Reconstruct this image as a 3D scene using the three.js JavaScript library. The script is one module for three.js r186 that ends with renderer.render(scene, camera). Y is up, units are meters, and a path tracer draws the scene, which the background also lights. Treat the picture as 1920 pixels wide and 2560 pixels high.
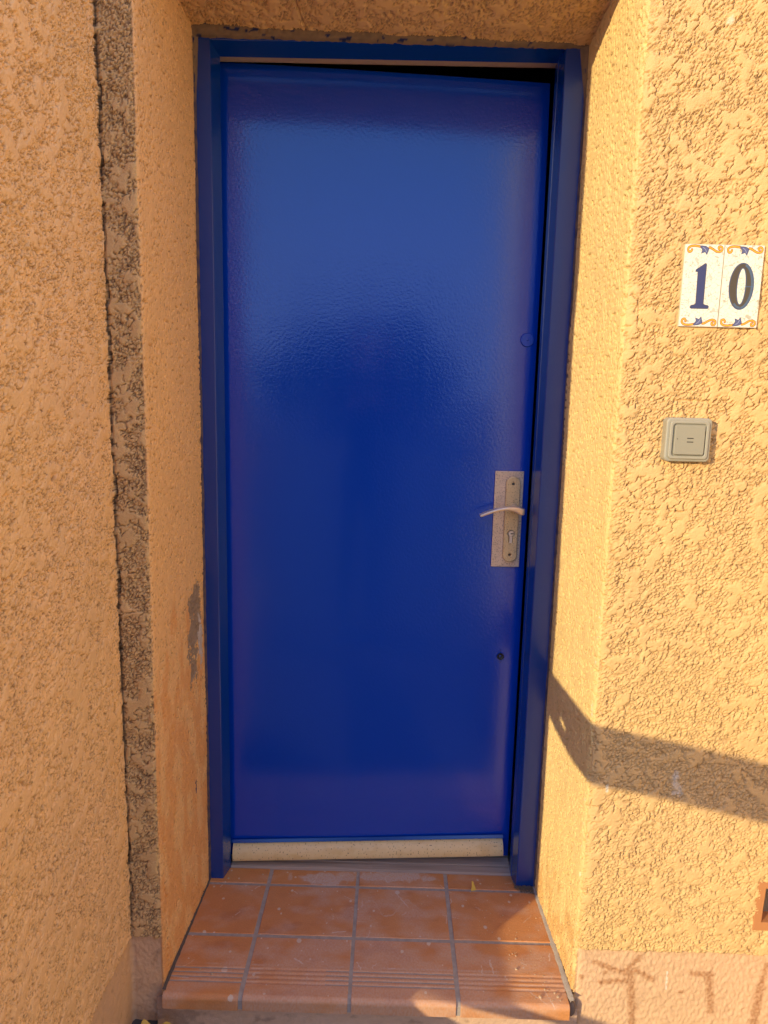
import * as THREE from 'three';
import { RoundedBoxGeometry } from 'three/addons/geometries/RoundedBoxGeometry.js';
import { MarchingCubes } from 'three/addons/objects/MarchingCubes.js';
import { mergeGeometries } from 'three/addons/utils/BufferGeometryUtils.js';

// ---------------------------------------------------------------- camera, sky, sun, exposure
const scene = new THREE.Scene();
const camera = new THREE.PerspectiveCamera(70.83, 0.75, 0.01, 400);
camera.position.set(0.0253, 1.3236, 1.7639);
camera.rotation.set(-0.1679, 0.0086, 0.0233, 'YXZ');

const sunDir = new THREE.Vector3(-1.05, 0.35, 1.0).normalize();
function makeSky() {
  const W = 256, H = 128, d = new Float32Array(W * H * 4);
  for (let j = 0; j < H; j++) for (let i = 0; i < W; i++) {
    const el = ((j + 0.5) / H - 0.5) * Math.PI, az = ((i + 0.5) / W - 0.5) * 2 * Math.PI;
    const y = Math.sin(el), c = Math.cos(el), x = c * Math.cos(az), z = c * Math.sin(az);
    const t = Math.pow(1 - Math.max(0, y), 3.0);
    const ang = Math.acos(Math.min(1, x * sunDir.x + y * sunDir.y + z * sunDir.z));
    const g = Math.exp(-(ang * ang) / 0.09), k = SKY;
    const col = [0.25 + 0.22 * t + 1.3 * g, 0.43 + 0.13 * t + 0.9 * g, 0.90 - 0.08 * t + 0.45 * g];
    for (let q = 0; q < 3; q++) d[(j * W + i) * 4 + q] = col[q] * k;
    d[(j * W + i) * 4 + 3] = 1;
  }
  const tx = new THREE.DataTexture(d, W, H, THREE.RGBAFormat, THREE.FloatType);
  tx.mapping = THREE.EquirectangularReflectionMapping;
  tx.magFilter = tx.minFilter = THREE.LinearFilter; tx.colorSpace = THREE.LinearSRGBColorSpace;
  tx.needsUpdate = true;
  return tx;
}
const SKY = 0.90;
scene.background = makeSky();
scene.environment = scene.background;
const sun = new THREE.DirectionalLight(new THREE.Color().setRGB(1.0, 0.81, 0.46), 2.45);
sun.target.position.set(0.1, 1, 0.3);
sun.position.copy(sunDir).multiplyScalar(12).add(sun.target.position);
sun.castShadow = true; sun.shadow.mapSize.set(4096, 4096); sun.shadow.radius = 1;
Object.assign(sun.shadow.camera, { left: -3, right: 3, top: 3, bottom: -3, near: 0.5, far: 30 });
sun.shadow.bias = -0.0004;
scene.add(sun, sun.target);
const renderer = new THREE.WebGLRenderer({ antialias: true });
renderer.setSize(768, 1024);
renderer.shadowMap.enabled = true;
renderer.toneMapping = THREE.LinearToneMapping;
renderer.toneMappingExposure = 1.84;

// ---------------------------------------------------------------- helpers
function rng(seed) { let a = seed >>> 0; return () => { a = (a + 0x6D2B79F5) | 0; let t = Math.imul(a ^ (a >>> 15), 1 | a); t = (t + Math.imul(t ^ (t >>> 7), 61 | t)) ^ t; return ((t ^ (t >>> 14)) >>> 0) / 4294967296; }; }
const PERM = new Uint8Array(512), GX = new Float32Array(256), GY = new Float32Array(256);
{ const r = rng(7); const p = [...Array(256).keys()]; for (let i = 255; i > 0; i--) { const j = Math.floor(r() * (i + 1)); [p[i], p[j]] = [p[j], p[i]]; }
  for (let i = 0; i < 512; i++) PERM[i] = p[i & 255];
  for (let i = 0; i < 256; i++) { const a = r() * 6.28318; GX[i] = Math.cos(a); GY[i] = Math.sin(a); } }
function n2(x, y) {
  const xi = Math.floor(x), yi = Math.floor(y), fx = x - xi, fy = y - yi, X = xi & 255, Y = yi & 255;
  const u = fx * fx * fx * (fx * (fx * 6 - 15) + 10), v = fy * fy * fy * (fy * (fy * 6 - 15) + 10);
  const a = PERM[PERM[X] + Y], b = PERM[PERM[X + 1] + Y], c = PERM[PERM[X] + Y + 1], d = PERM[PERM[X + 1] + Y + 1];
  const g = (h, dx, dy) => GX[h] * dx + GY[h] * dy;
  const p = g(a, fx, fy), q = g(b, fx - 1, fy), r = g(c, fx, fy - 1), s = g(d, fx - 1, fy - 1);
  const m = p + u * (q - p), n = r + u * (s - r);
  return (m + v * (n - m)) * 1.5;
}
const fbm = (x, y, o = 3) => { let s = 0, a = 1, t = 0; for (let i = 0; i < o; i++) { s += a * n2(x, y); t += a; a *= 0.5; x = x * 2.03 + 17.1; y = y * 2.03 + 5.7; } return s / t; };
const sst = (a, b, x) => { const t = Math.min(1, Math.max(0, (x - a) / (b - a))); return t * t * (3 - 2 * t); };
const lerp = (a, b, t) => a + (b - a) * t;
const mix3 = (a, b, t) => [lerp(a[0], b[0], t), lerp(a[1], b[1], t), lerp(a[2], b[2], t)];
const lin = (r, g, b) => new THREE.Color().setRGB(r, g, b);
const std = (o) => new THREE.MeshStandardMaterial(o);
const phys = (o) => new THREE.MeshPhysicalMaterial(o);
const taken = {};
function numbered(n) { taken[n] = (taken[n] ?? -1) + 1; return taken[n] ? `${n}_${String(taken[n]).padStart(3, '0')}` : n; }
function shade(o) { o.castShadow = o.receiveShadow = true; return o; }
function mesh(name, geo, mat, parent) { const m = shade(new THREE.Mesh(geo, mat)); m.name = parent ? name : numbered(name); (parent ?? scene).add(m); return m; }
function thing(name, label, category, group) { const o = new THREE.Group(); o.name = numbered(name); o.userData = { label, category, kind: 'thing' }; if (group) o.userData.group = group; scene.add(o); return o; }
function tag(o, label, category, group, kind) { Object.assign(o.userData, { label, category }); if (group) o.userData.group = group; if (kind) o.userData.kind = kind; return o; }
function box(x0, x1, y0, y1, z0, z1, r = 0) {
  const w = x1 - x0, h = y1 - y0, d = z1 - z0;
  const g = r ? new RoundedBoxGeometry(w, h, d, 2, r) : new THREE.BoxGeometry(w, h, d);
  return g.translate((x0 + x1) / 2, (y0 + y1) / 2, (z0 + z1) / 2);
}
// data texture from a function of (u,v) in 0..1; srgb=false -> grey data
function dataTex(W, H, fn, srgb) {
  const d = new Uint8Array(W * H * 4);
  for (let j = 0; j < H; j++) for (let i = 0; i < W; i++) {
    const c = fn((i + 0.5) / W, (j + 0.5) / H), k = (j * W + i) * 4;
    for (let q = 0; q < 3; q++) { let v = Math.min(1, Math.max(0, c.length ? c[q] : c)); if (srgb) v = v <= 0.0031308 ? v * 12.92 : 1.055 * Math.pow(v, 1 / 2.4) - 0.055; d[k + q] = v * 255 + 0.5; }
    d[k + 3] = 255;
  }
  const t = new THREE.DataTexture(d, W, H); t.magFilter = THREE.LinearFilter; t.minFilter = THREE.LinearMipmapLinearFilter; t.generateMipmaps = true;
  t.wrapS = t.wrapT = THREE.RepeatWrapping; if (srgb) t.colorSpace = THREE.SRGBColorSpace; t.needsUpdate = true; return t;
}
// extrude a (z,y) outline along x from x0 to x1
function alongX(pts, x0, x1, bevel = 0, holes = []) {
  const s = new THREE.Shape(pts.map(([z, y]) => new THREE.Vector2(-z, y)));
  for (const h of holes) s.holes.push(new THREE.Path(h.map(([z, y]) => new THREE.Vector2(-z, y))));
  const g = new THREE.ExtrudeGeometry(s, { depth: x1 - x0 - 2 * bevel, bevelEnabled: bevel > 0, bevelSize: bevel, bevelThickness: bevel, bevelOffset: -bevel, bevelSegments: 2, curveSegments: 10 });
  g.rotateY(Math.PI / 2); g.translate(x0 + bevel, 0, 0); return g;
}
function planUV(g) { const p = g.attributes.position, uv = new Float32Array(p.count * 2); for (let i = 0; i < p.count; i++) { uv[2 * i] = p.getX(i); uv[2 * i + 1] = p.getZ(i) - p.getY(i); } g.setAttribute('uv', new THREE.BufferAttribute(uv, 2)); return g; }
// extrude a plan (x,z) outline upward from y0 to y1
function upY(pts, y0, y1, bevel = 0) {
  const s = new THREE.Shape(pts.map(([x, z]) => new THREE.Vector2(x, -z)));
  const g = new THREE.ExtrudeGeometry(s, { depth: y1 - y0, bevelEnabled: false });
  g.rotateX(-Math.PI / 2); g.translate(0, y0, 0); return g;
}

// ---------------------------------------------------------------- main measures (metres; y = 0 is the top of the step tiles)
const HW = 0.4388, XL = -0.4548, XR = 0.4586, D = 0.3553, XW = -0.5233, ZEND = 0.97, YPL = 0.118, GROUND = -0.10, YTOP = 2.16;

// ---------------------------------------------------------------- stucco
const OCHRE = [0.72, 0.475, 0.215], BOUNCE_OCHRE = [0.87, 0.555, 0.275], PINK = [0.70, 0.455, 0.27];  // second tone: ochre lightened to imitate bounced sun on the side wall
let CREVICE = 0;
const GRIME_SHADE = [0.13, 0.065, 0.036];
// black-brown for dirt and painted-in shade, filling short broken runs of the crevices
const grimeShade = (c, u, v, s, k) => { const m = n2(u / 0.009 + s, v / 0.009 + 3) + 0.6 * n2(u / 0.035 + s, v / 0.035); return CREVICE > 0.42 + 0.35 * n2(u / 0.005 + 7, v / 0.005) && m > -0.22 ? mix3(c, GRIME_SHADE, k * (0.72 + 0.5 * n2(u / 0.006 + 3, v / 0.006))) : c; };
// nearest-two-cells noise: [gap between the two nearest grains, a number of the grain's own]
const WOR = [0, 0];
function grains(x, y) {
  const xi = Math.floor(x), yi = Math.floor(y); let a = 9, b = 9, id = 0;
  for (let dy = -1; dy <= 1; dy++) for (let dx = -1; dx <= 1; dx++) {
    const h = PERM[PERM[(xi + dx) & 255] + ((yi + dy) & 255)], px = xi + dx + PERM[h] / 256, py = yi + dy + PERM[h + 91] / 256, d = (px - x) * (px - x) + (py - y) * (py - y);
    if (d < a) { b = a; a = d; id = h; } else if (d < b) b = d;
  }
  WOR[0] = Math.sqrt(b) - Math.sqrt(a); WOR[1] = id / 255; return WOR;
}
// knocked-down render: coarse grains pressed flat by the trowel, in places smeared into smooth islands
function stucco(u, v, s) {
  const c = 0.84, q = 0.54, a = (u * c + v * q) * 0.92, b = (-u * q + v * c) * 1.08;
  const wu = a + 0.0030 * n2(a / 0.008 + s, b / 0.008), wv = b + 0.0030 * n2(a / 0.008 + 31 + s, b / 0.008 + 9);
  const g0 = n2(u / 0.040 + 7 + s, v / 0.040) + 0.45 * n2(u / 0.2 + s, v / 0.2) + 0.4 * n2(u / 0.017 + 2, v / 0.017 + s);
  const gS = sst(0.42, -0.05, g0), gL = sst(-0.15, 0.22, n2(a / 0.022 + 17, b / 0.022 + s));
  const [e1, id1] = grains(wu / 0.0068 + 13 * s, wv / 0.0068), cS = sst(0.30, 0.03, e1) * gS, lump = (id1 - 0.5) * gS;
  const [e2] = grains(wu / 0.0155 + 5 * s, wv / 0.0155 + 50), cL = sst(0.15, 0.015, e2) * gL;
  CREVICE = Math.max(cL, 0.85 * cS); // how far into a crevice this point lies
  return 1 - Math.max(0.62 * cS, cL) + 0.46 * lump - 0.25 * gS + 0.10 * n2(u / 0.03 + s, v / 0.03) + 0.10 * n2(wu / 0.0055, wv / 0.0055 + 8);
}
// finer render with small pits
function fineCoat(u, v, s) {
  const w = 0.003 * n2(u / 0.01 + s, v / 0.01), p1 = n2((u + w) / 0.0075 + s, v / 0.0090), p2 = n2(u / 0.0050 + 9 + s, (v + w) / 0.0065 + 4), m = n2(u / 0.05 + s, v / 0.09);
  const a = sst(0.26, 0.50, p1 + 0.16 * m), b = sst(0.32, 0.52, p2 + 0.14 * m); CREVICE = Math.max(a, b) * 0.8;
  return -(a * 1.5 + b * 1.0) + 0.3 * n2(u / 0.03, v / 0.06 + s);
}
const stipple = (u, v, s) => 0.6 * n2(u / 0.0065 + s, v / 0.009) + 0.4 * n2(u / 0.011 + 5, v / 0.012 + s);

// A swept sheet: plan path with rounded corners, displaced along its plan normal.
function samplePath(pts, radii, steps) {
  const out = [];
  const add = (x, z, seg) => out.push({ x, z, seg });
  let start = pts[0];
  for (let k = 0; k < pts.length - 1; k++) {
    const a = pts[k], b = pts[k + 1], dx = b[0] - a[0], dz = b[1] - a[1], L = Math.hypot(dx, dz), ux = dx / L, uz = dz / L;
    const r = k < pts.length - 2 ? radii[k + 1] : 0;
    let arc = null, end = b;
    if (r) {
      const c = pts[k + 2], ex = c[0] - b[0], ez = c[1] - b[1], M = Math.hypot(ex, ez), vx = ex / M, vz = ez / M;
      end = [b[0] - ux * r, b[1] - uz * r];
      arc = [end, b, [b[0] + vx * r, b[1] + vz * r]];
    }
    const len = Math.hypot(end[0] - start[0], end[1] - start[1]);
    const st = steps[k]; const list = Array.isArray(st) ? st : [[1, st]];
    let f0 = 0; // list of [fraction end, step]
    for (const [f1, step] of list) {
      const n = Math.max(1, Math.round(len * (f1 - f0) / step));
      for (let i = (f0 === 0 && out.length && k > 0) ? 1 : 0; i < n + (f1 === 1 ? 1 : 0); i++) { const t = f0 + (f1 - f0) * i / n; add(lerp(start[0], end[0], t), lerp(start[1], end[1], t), k); }
      f0 = f1;
    }
    if (arc) { const n = Math.max(3, Math.round(r * 1.6 / 0.002)); for (let i = 1; i <= n; i++) { const t = i / n, a0 = (1 - t) * (1 - t), a1 = 2 * t * (1 - t), a2 = t * t; add(a0 * arc[0][0] + a1 * arc[1][0] + a2 * arc[2][0], a0 * arc[0][1] + a1 * arc[1][1] + a2 * arc[2][1], t < 0.5 ? k : k + 1); } start = arc[2]; }
    else start = b;
  }
  let s = 0;
  out.forEach((p, i) => {
    if (i) s += Math.hypot(p.x - out[i - 1].x, p.z - out[i - 1].z); p.s = s;
    const a = out[Math.max(0, i - 1)], b = out[Math.min(out.length - 1, i + 1)], dx = b.x - a.x, dz = b.z - a.z, L = Math.hypot(dx, dz) || 1;
    p.nx = -dz / L; p.nz = dx / L;
  });
  return out;
}
function sweepGrid(path, ys, fn) {
  const nx = path.length, ny = ys.length, uv = new Float32Array(nx * ny * 2), pos = new Float32Array(nx * ny * 3), col = new Float32Array(nx * ny * 3), idx = new Uint32Array((nx - 1) * (ny - 1) * 6);
  let k = 0;
  for (let j = 0; j < ny; j++) for (let i = 0; i < nx; i++, k += 3) {
    const p = path[i], o = fn(p, ys[j]);
    pos[k] = p.x + p.nx * o.h; pos[k + 1] = ys[j] + (o.dy || 0); pos[k + 2] = p.z + p.nz * o.h;
    col[k] = o.c[0]; col[k + 1] = o.c[1]; col[k + 2] = o.c[2]; uv[k / 3 * 2] = p.s; uv[k / 3 * 2 + 1] = ys[j];
  }
  let q = 0;
  for (let j = 0; j < ny - 1; j++) for (let i = 0; i < nx - 1; i++) { const a = j * nx + i, b = a + 1, c = a + nx, d = c + 1; idx[q++] = a; idx[q++] = b; idx[q++] = d; idx[q++] = a; idx[q++] = d; idx[q++] = c; }
  const g = new THREE.BufferGeometry();
  g.setAttribute('position', new THREE.BufferAttribute(pos, 3)); g.setAttribute('color', new THREE.BufferAttribute(col, 3)); g.setAttribute('uv', new THREE.BufferAttribute(uv, 2)); g.setIndex(new THREE.BufferAttribute(idx, 1));
  g.computeVertexNormals(); g.userData = { nx, ny }; return g;
}
function subGrid(g, i0, i1, j0, j1, skip) {
  const { nx } = g.userData, w = i1 - i0 + 1, h = j1 - j0 + 1, out = new THREE.BufferGeometry();
  for (const [n, a] of Object.entries(g.attributes)) {
    const m = a.itemSize, b = new Float32Array(w * h * m);
    for (let j = 0; j < h; j++) b.set(a.array.subarray(((j + j0) * nx + i0) * m, ((j + j0) * nx + i1 + 1) * m), j * w * m);
    out.setAttribute(n, new THREE.BufferAttribute(b, m));
  }
  const P = out.attributes.position.array, idx = [];
  for (let j = 0; j < h - 1; j++) for (let i = 0; i < w - 1; i++) {
    const a = j * w + i, b = a + 1, c = a + w, d = c + 1;
    if (skip && skip(P[a * 3], P[a * 3 + 1], P[a * 3 + 2])) continue;
    idx.push(a, b, d, a, d, c);
  }
  out.setIndex(idx); return out;
}
function rowsOf(lo, cut, hi, step, extra = []) {
  const r = []; const n1 = Math.max(1, Math.round((cut - lo) / step)), n2_ = Math.round((hi - cut) / step);
  for (let i = 0; i < n1; i++) r.push(lo + (cut - lo) * i / n1);
  const cutRow = r.length;
  for (let i = 0; i <= n2_; i++) r.push(cut + (hi - cut) * i / n2_);
  r.push(...extra); return [r, cutRow];
}

const wrapN = (f, u, v) => { const a = sst(0.75, 1, u), b = sst(0.75, 1, v); return lerp(lerp(f(u, v), f(u - 1, v), a), lerp(f(u, v - 1), f(u - 1, v - 1), a), b); };
const sandT = dataTex(1024, 1024, (u, v) => 0.5 + 0.5 * wrapN((x, y) => 0.5 * n2(x * 95, y * 95) + 0.45 * n2(x * 190 + 9, y * 190), u, v));
sandT.repeat.set(1 / 0.3, 1 / 0.3);
const plaster = std({ color: 0xffffff, vertexColors: true, roughness: 0.95, bumpMap: sandT, bumpScale: 0.0011 });
const house = thing('house_facade', 'ochre stucco house front with a deep recessed doorway and beige plinth', 'house');
const vary = (c, u, v, s) => { const k = 1 + 0.07 * fbm(u / 0.16 + s, v / 0.22, 3) + 0.05 * n2(u / 0.02 + s, v / 0.02); return [c[0] * k, c[1] * k, c[2] * k * (1 + 0.05 * n2(u / 0.3 + 8, v / 0.3))]; };
const VENT = { x0: 0.8386, x1: 0.962, y0: 0.179, y1: 0.2956 };

{ // left: projecting side wall, narrow pier, left reveal
  const path = samplePath([[-0.76, ZEND], [XW, ZEND], [XW, D], [XL, D], [-HW - 0.0015, -0.03]], [0, 0.02, 0.004, 0.012, 0], [0.03, [[0.15, 0.006], [1, 0.0018]], 0.0018, 0.0018]);
  const [ys, cut] = rowsOf(GROUND, YPL, YTOP, 0.0019, [2.3, 2.5, 2.75, 3.0]);
  const sCorner = path.find((p) => p.seg === 2).s, sEdge = path.find((p) => p.seg === 3).s;
  const g = sweepGrid(path, ys, (p, y) => {
    const s = p.s, wob = 0.004 * n2(s / 0.04, 3) + 0.002 * n2(s / 0.012, 8), pl = y < YPL - 1e-6 && p.seg !== 3;
    let h, c, dy = 0;
    if (p.seg === 3) {
      const near = sst(0.02, 0.0, s - sEdge);
      h = 0.0021 * lerp((stucco(s, y, 1.2) - 0.8) * 1.2, fineCoat(p.z, y, 3.3), 1 - 0.35 * near) + 0.0016 * n2(s / 0.15, y / 0.3);
      c = grimeShade(vary([0.87, 0.52, 0.225], s, y, 5), p.z, y, 4, 0.62);  // left reveal ochre lightened and warmed to stand in for bounced light
      // orange weathering low on the reveal, with a ragged outline
      const st = sst(0.05, 0.4, fbm(p.z / 0.05 + 3, y / 0.12, 4) + 0.55 * sst(0.95, 0.55, y) - 0.25);
      c = mix3(c, [0.76, 0.34, 0.11], 0.6 * st * sst(1.05, 0.8, y));
      // flaked patch showing grey mortar
      const px = (p.z - 0.082 - 0.12 * (0.72 - y)) / 0.060, py = (y - 0.735) / 0.15;
      const f = px * px + py * py + 1.25 * fbm(p.z / 0.034 + 11, y / 0.065, 5) + 0.35 * n2(p.z / 0.008, y / 0.012);
      if (f < 0.62) { h -= 0.003 * sst(0.62, 0.5, f); c = mix3([0.27, 0.19, 0.125], [0.42, 0.31, 0.22], 0.5 + 0.5 * n2(p.z / 0.006, y / 0.006) + 0.3 * n2(p.z / 0.03, y / 0.03)); }
      const f2 = ((p.z - 0.034) / 0.02) ** 2 + ((y - 0.69) / 0.10) ** 2 + 0.8 * fbm(p.z / 0.015 + 2, y / 0.03, 3);
      if (f2 < 0.45) { h -= 0.001; c = [0.58, 0.50, 0.45]; }
      const f3 = ((p.z - 0.10) / 0.006) ** 2 + ((y - 0.33) / 0.03) ** 2 + 0.9 * fbm(p.z / 0.01, y / 0.012, 3);
      if (f3 < 0.35) c = [0.03, 0.04, 0.12];
      // cracked lower arris
      const ck = Math.abs(p.z - 0.325 - 0.012 * n2(y / 0.05, 4) - 0.006 * n2(y / 0.013, 2));
      if (y < 0.36 && y > 0.03) h -= 0.006 * sst(0.006, 0.001, ck) * sst(0.1, 0.35, n2(y / 0.08, 11) + 0.45);
    } else if (pl) {
      h = -0.006 + 0.0018 * stipple(s, y, 2) + 0.001 * n2(s / 0.06, y / 0.06); c = vary(PINK, s, y, 9);
      const st = sst(0.25, 0.5, fbm(s / 0.035 + 40, y / 0.05, 4)); c = mix3(c, [0.36, 0.19, 0.10], 0.45 * st);
      dy = sst(0.03, 0, YPL - y) * wob;
    } else {
      h = 0.0054 * (stucco(s, y, 1.2) - 0.8) + 0.003 * n2(s / 0.2 + 5, y / 0.3); c = grimeShade(vary(p.seg === 2 ? OCHRE : BOUNCE_OCHRE, s, y, 1), s, y, 2, p.seg === 2 ? 0.85 : 0.68);
      dy = sst(0.03, 0, y - YPL) * wob;
      
    }
    // open joint where the pier meets the side wall
    if (p.seg !== 3) { const w = Math.abs(s - sCorner - 0.004 * n2(y / 0.09, 1) - 0.002 * n2(y / 0.02, 6)); h -= (0.010 + 0.003 * n2(y / 0.05, 22)) * sst(0.0030, 0.0006, w) * (0.75 + 0.4 * n2(y / 0.03, 12)) * (pl ? 0.3 : 1); if (!pl && w < 0.0012 + 0.0016 * n2(y / 0.014, 31) + 0.0010 * n2(y / 0.09, 2)) c = mix3(c, [0.06, 0.038, 0.026], 0.8); }
    return { h, c, dy };
  });
  const i1 = path.findIndex((p) => p.seg === 1), i2 = path.findIndex((p) => p.seg === 2), i3 = path.findIndex((p) => p.seg === 3), n = path.length - 1, top = ys.length - 1;
  mesh('side_wall', subGrid(g, 0, i2, cut, top), plaster, house);
  mesh('pier', subGrid(g, i2, i3, cut, top - 4), plaster, house);
  mesh('reveal', subGrid(g, i3, n, 0, top - 4), plaster, house).userData.label = 'left door reveal with flaked grey patch and orange weathering';
  mesh('plinth', subGrid(g, 0, i3, 0, cut), plaster, house);
}
{ // right: right reveal, front wall with the house number, unseen pale wall added far right to bounce sun
  const path = samplePath([[HW + 0.001, -0.03], [XR, D], [0.99, D], [0.99, 2.6]], [0, 0.022, 0.01, 0], [0.0019, [[0.85, 0.0019], [1, 0.012]], 0.04]);
  const [ys, cut] = rowsOf(GROUND, YPL, YTOP, 0.0019, [2.3, 2.5, 2.75, 3.0]);
  const sE = path.find((p) => p.seg === 1).s;
  const seglen = (x, y, x0, y0, x1, y1) => { const dx = x1 - x0, dy = y1 - y0, t = Math.min(1, Math.max(0, ((x - x0) * dx + (y - y0) * dy) / (dx * dx + dy * dy))); return Math.hypot(x - x0 - dx * t, y - y0 - dy * t); };
  const runs = [[[0.505, 0.083, 0.58, 0.055, 0.006], [0.575, 0.065, 0.60, 0.10, 0.005], [0.585, 0.06, 0.60, -0.08, 0.0085], [0.592, 0.068, 0.635, 0.045, 0.006], [0.52, 0.035, 0.585, 0.04, 0.006]],
    [[0.722, 0.062, 0.765, 0.06, 0.007], [0.757, 0.06, 0.772, -0.033, 0.0085]], [[0.885, 0.09, 0.872, 0.02, 0.006], [0.876, 0.03, 0.868, -0.08, 0.011]]].flat();
  const g = sweepGrid(path, ys, (p, y) => {
    const s = p.s, wob = 0.003 * n2(s / 0.05 + 20, 3) + 0.002 * n2(s / 0.012, 8), pl = y < YPL - 1e-6 && p.seg !== 0;
    let h, c, dy = 0;
    if (p.seg === 0) {
      const near = sst(0.05, 0.0, sE - s);
      h = 0.0024 * fineCoat(p.z, y, 9.1) + 0.0016 * n2(s / 0.12 + 4, y / 0.35) + 0.0011 * n2(p.z / 0.03, y / 0.25 + 6);
      c = grimeShade(vary([0.79, 0.565, 0.25], s, y, 15), p.z, y, 8, 0.45);
      c = mix3(c, [0.60, 0.32, 0.11], 0.6 * sst(0.05, 0.45, fbm(p.z / 0.04 + 1, y / 0.09, 4) + 0.7 * sst(0.30, 0.0, y) - 0.3));
      if (near > 0) h += 0.0015 * near * n2(y / 0.03, 9);
      // pale bead where a sliver of arris has chipped off
      const ch = sE - s - 0.012 - 0.004 * n2(y / 0.07, 3);
      if (Math.abs(ch) < 0.0022 + 0.002 * n2(y / 0.006, 4) && n2(y / 0.05, 14) + 0.5 * n2(y / 0.011, 2) > 0.30 && y < 0.95) c = [0.74, 0.60, 0.40];
    } else if (pl) {
      h = -0.005 + 0.0023 * stipple(s, y * 0.9 + s * 0.3, 12) + 0.001 * n2(s / 0.06, y / 0.06); c = vary(PINK, s, y, 19);
      dy = sst(0.03, 0, YPL - y) * wob;
      if (p.seg === 1) {
        const rag = 0.006 * fbm(p.x / 0.012, y / 0.012, 3);
        let st = 0; for (const [a, b, c2, d, w] of runs) st = Math.max(st, sst(w + 0.004, w * 0.45, seglen(p.x, y, a, b, c2, d) + rag));
        st = Math.max(st, sst(0.008, 0.004, Math.hypot(p.x - 0.527, y - 0.057) + rag), sst(0.008, 0.004, Math.hypot(p.x - 0.478, y - 0.045) + rag), sst(0.007, 0.003, Math.hypot(p.x - 0.70, y - 0.015) + rag));
        c = mix3(c, [0.38, 0.17, 0.07], 0.85 * st * (0.75 + 0.5 * n2(p.x / 0.006, y / 0.006)));
        if (Math.abs(p.x - 0.6655 - 0.0008 * n2(y / 0.01, 1)) < 0.0017 && y > 0.02 && y < 0.066) c = [0.74, 0.66, 0.55];
      }
    } else {
      const far = p.seg === 2 ? 0 : 1;
      h = 0.0054 * (stucco(s + 3, y, 4.7) - 0.8) * far + 0.003 * n2(s / 0.2 + 25, y / 0.3) * far; c = p.seg === 2 ? vary([0.90, 0.73, 0.48], s, y, 3) : grimeShade(vary(OCHRE, s + 2, y, 21), s, y, 6, 0.34);
      dy = sst(0.03, 0, y - YPL) * wob;
      if (p.seg === 1) {
        // scar of an older, higher bell box: a cut outline in the render
        const e = 0.0015 * n2(p.x / 0.008, y / 0.008);
        const d1 = Math.min(seglen(p.x, y, 0.566, 1.2868, 0.5675, 1.3174), seglen(p.x, y, 0.5675, 1.3174, 0.633, 1.3166), seglen(p.x, y, 0.633, 1.3166, 0.637, 1.305), seglen(p.x, y, 0.637, 1.305, 0.632, 1.292)) + e;
        h -= 0.0042 * sst(0.0028, 0.0006, d1);
        // level seats for the number tiles and the bell
        const flat = Math.max(sst(0.004, 0, Math.max(0.5565 - p.x, p.x - 0.7105, 1.451 - y, y - 1.6065)), sst(0.004, 0, Math.max(0.5475 - p.x, p.x - 0.6365, 1.2 - y, y - 1.286)));
        h = lerp(h, Math.min(h, 0), flat);
        // limewash scuffs
        const w1 = Math.min(Math.hypot(p.x - 0.6475, (y - 0.505) * 0.8), Math.hypot((p.x - 0.64) * 1.5, (y - 0.53) * 0.6), Math.hypot(p.x - 0.607, y - 1.983) * 1.6) + 0.012 * fbm(p.x / 0.01, y / 0.01, 3);
        c = mix3(c, [0.72, 0.62, 0.50], 0.75 * sst(0.016, 0.005, w1));
        const w2 = Math.abs(p.x - 0.498) + Math.max(0, Math.abs(y - 0.505) - 0.008); if (w2 < 0.0022) c = [0.72, 0.62, 0.48];
      }
    }
    return { h, c, dy };
  });
  const i1 = path.findIndex((p) => p.seg === 1), i2 = path.findIndex((p) => p.seg === 2), n = path.length - 1, top = ys.length - 1;
  const inVent = (x, y) => x > VENT.x0 + 0.006 && x < VENT.x1 - 0.006 && y > VENT.y0 + 0.006 && y < VENT.y1 - 0.006;
  mesh('reveal', subGrid(g, 0, i1, 0, top - 4), plaster, house).userData.label = 'right door reveal in full sun with small pits';
  mesh('front_wall', subGrid(g, i1, i2, cut, top, inVent), plaster, house);
  mesh('plinth', subGrid(g, i1, n, 0, cut), plaster, house);
  mesh('bounce_wall', subGrid(g, i2, n, cut, top), plaster, house).userData.label = 'added unseen pale wall on the right that bounces sun onto the left side';
}
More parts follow.
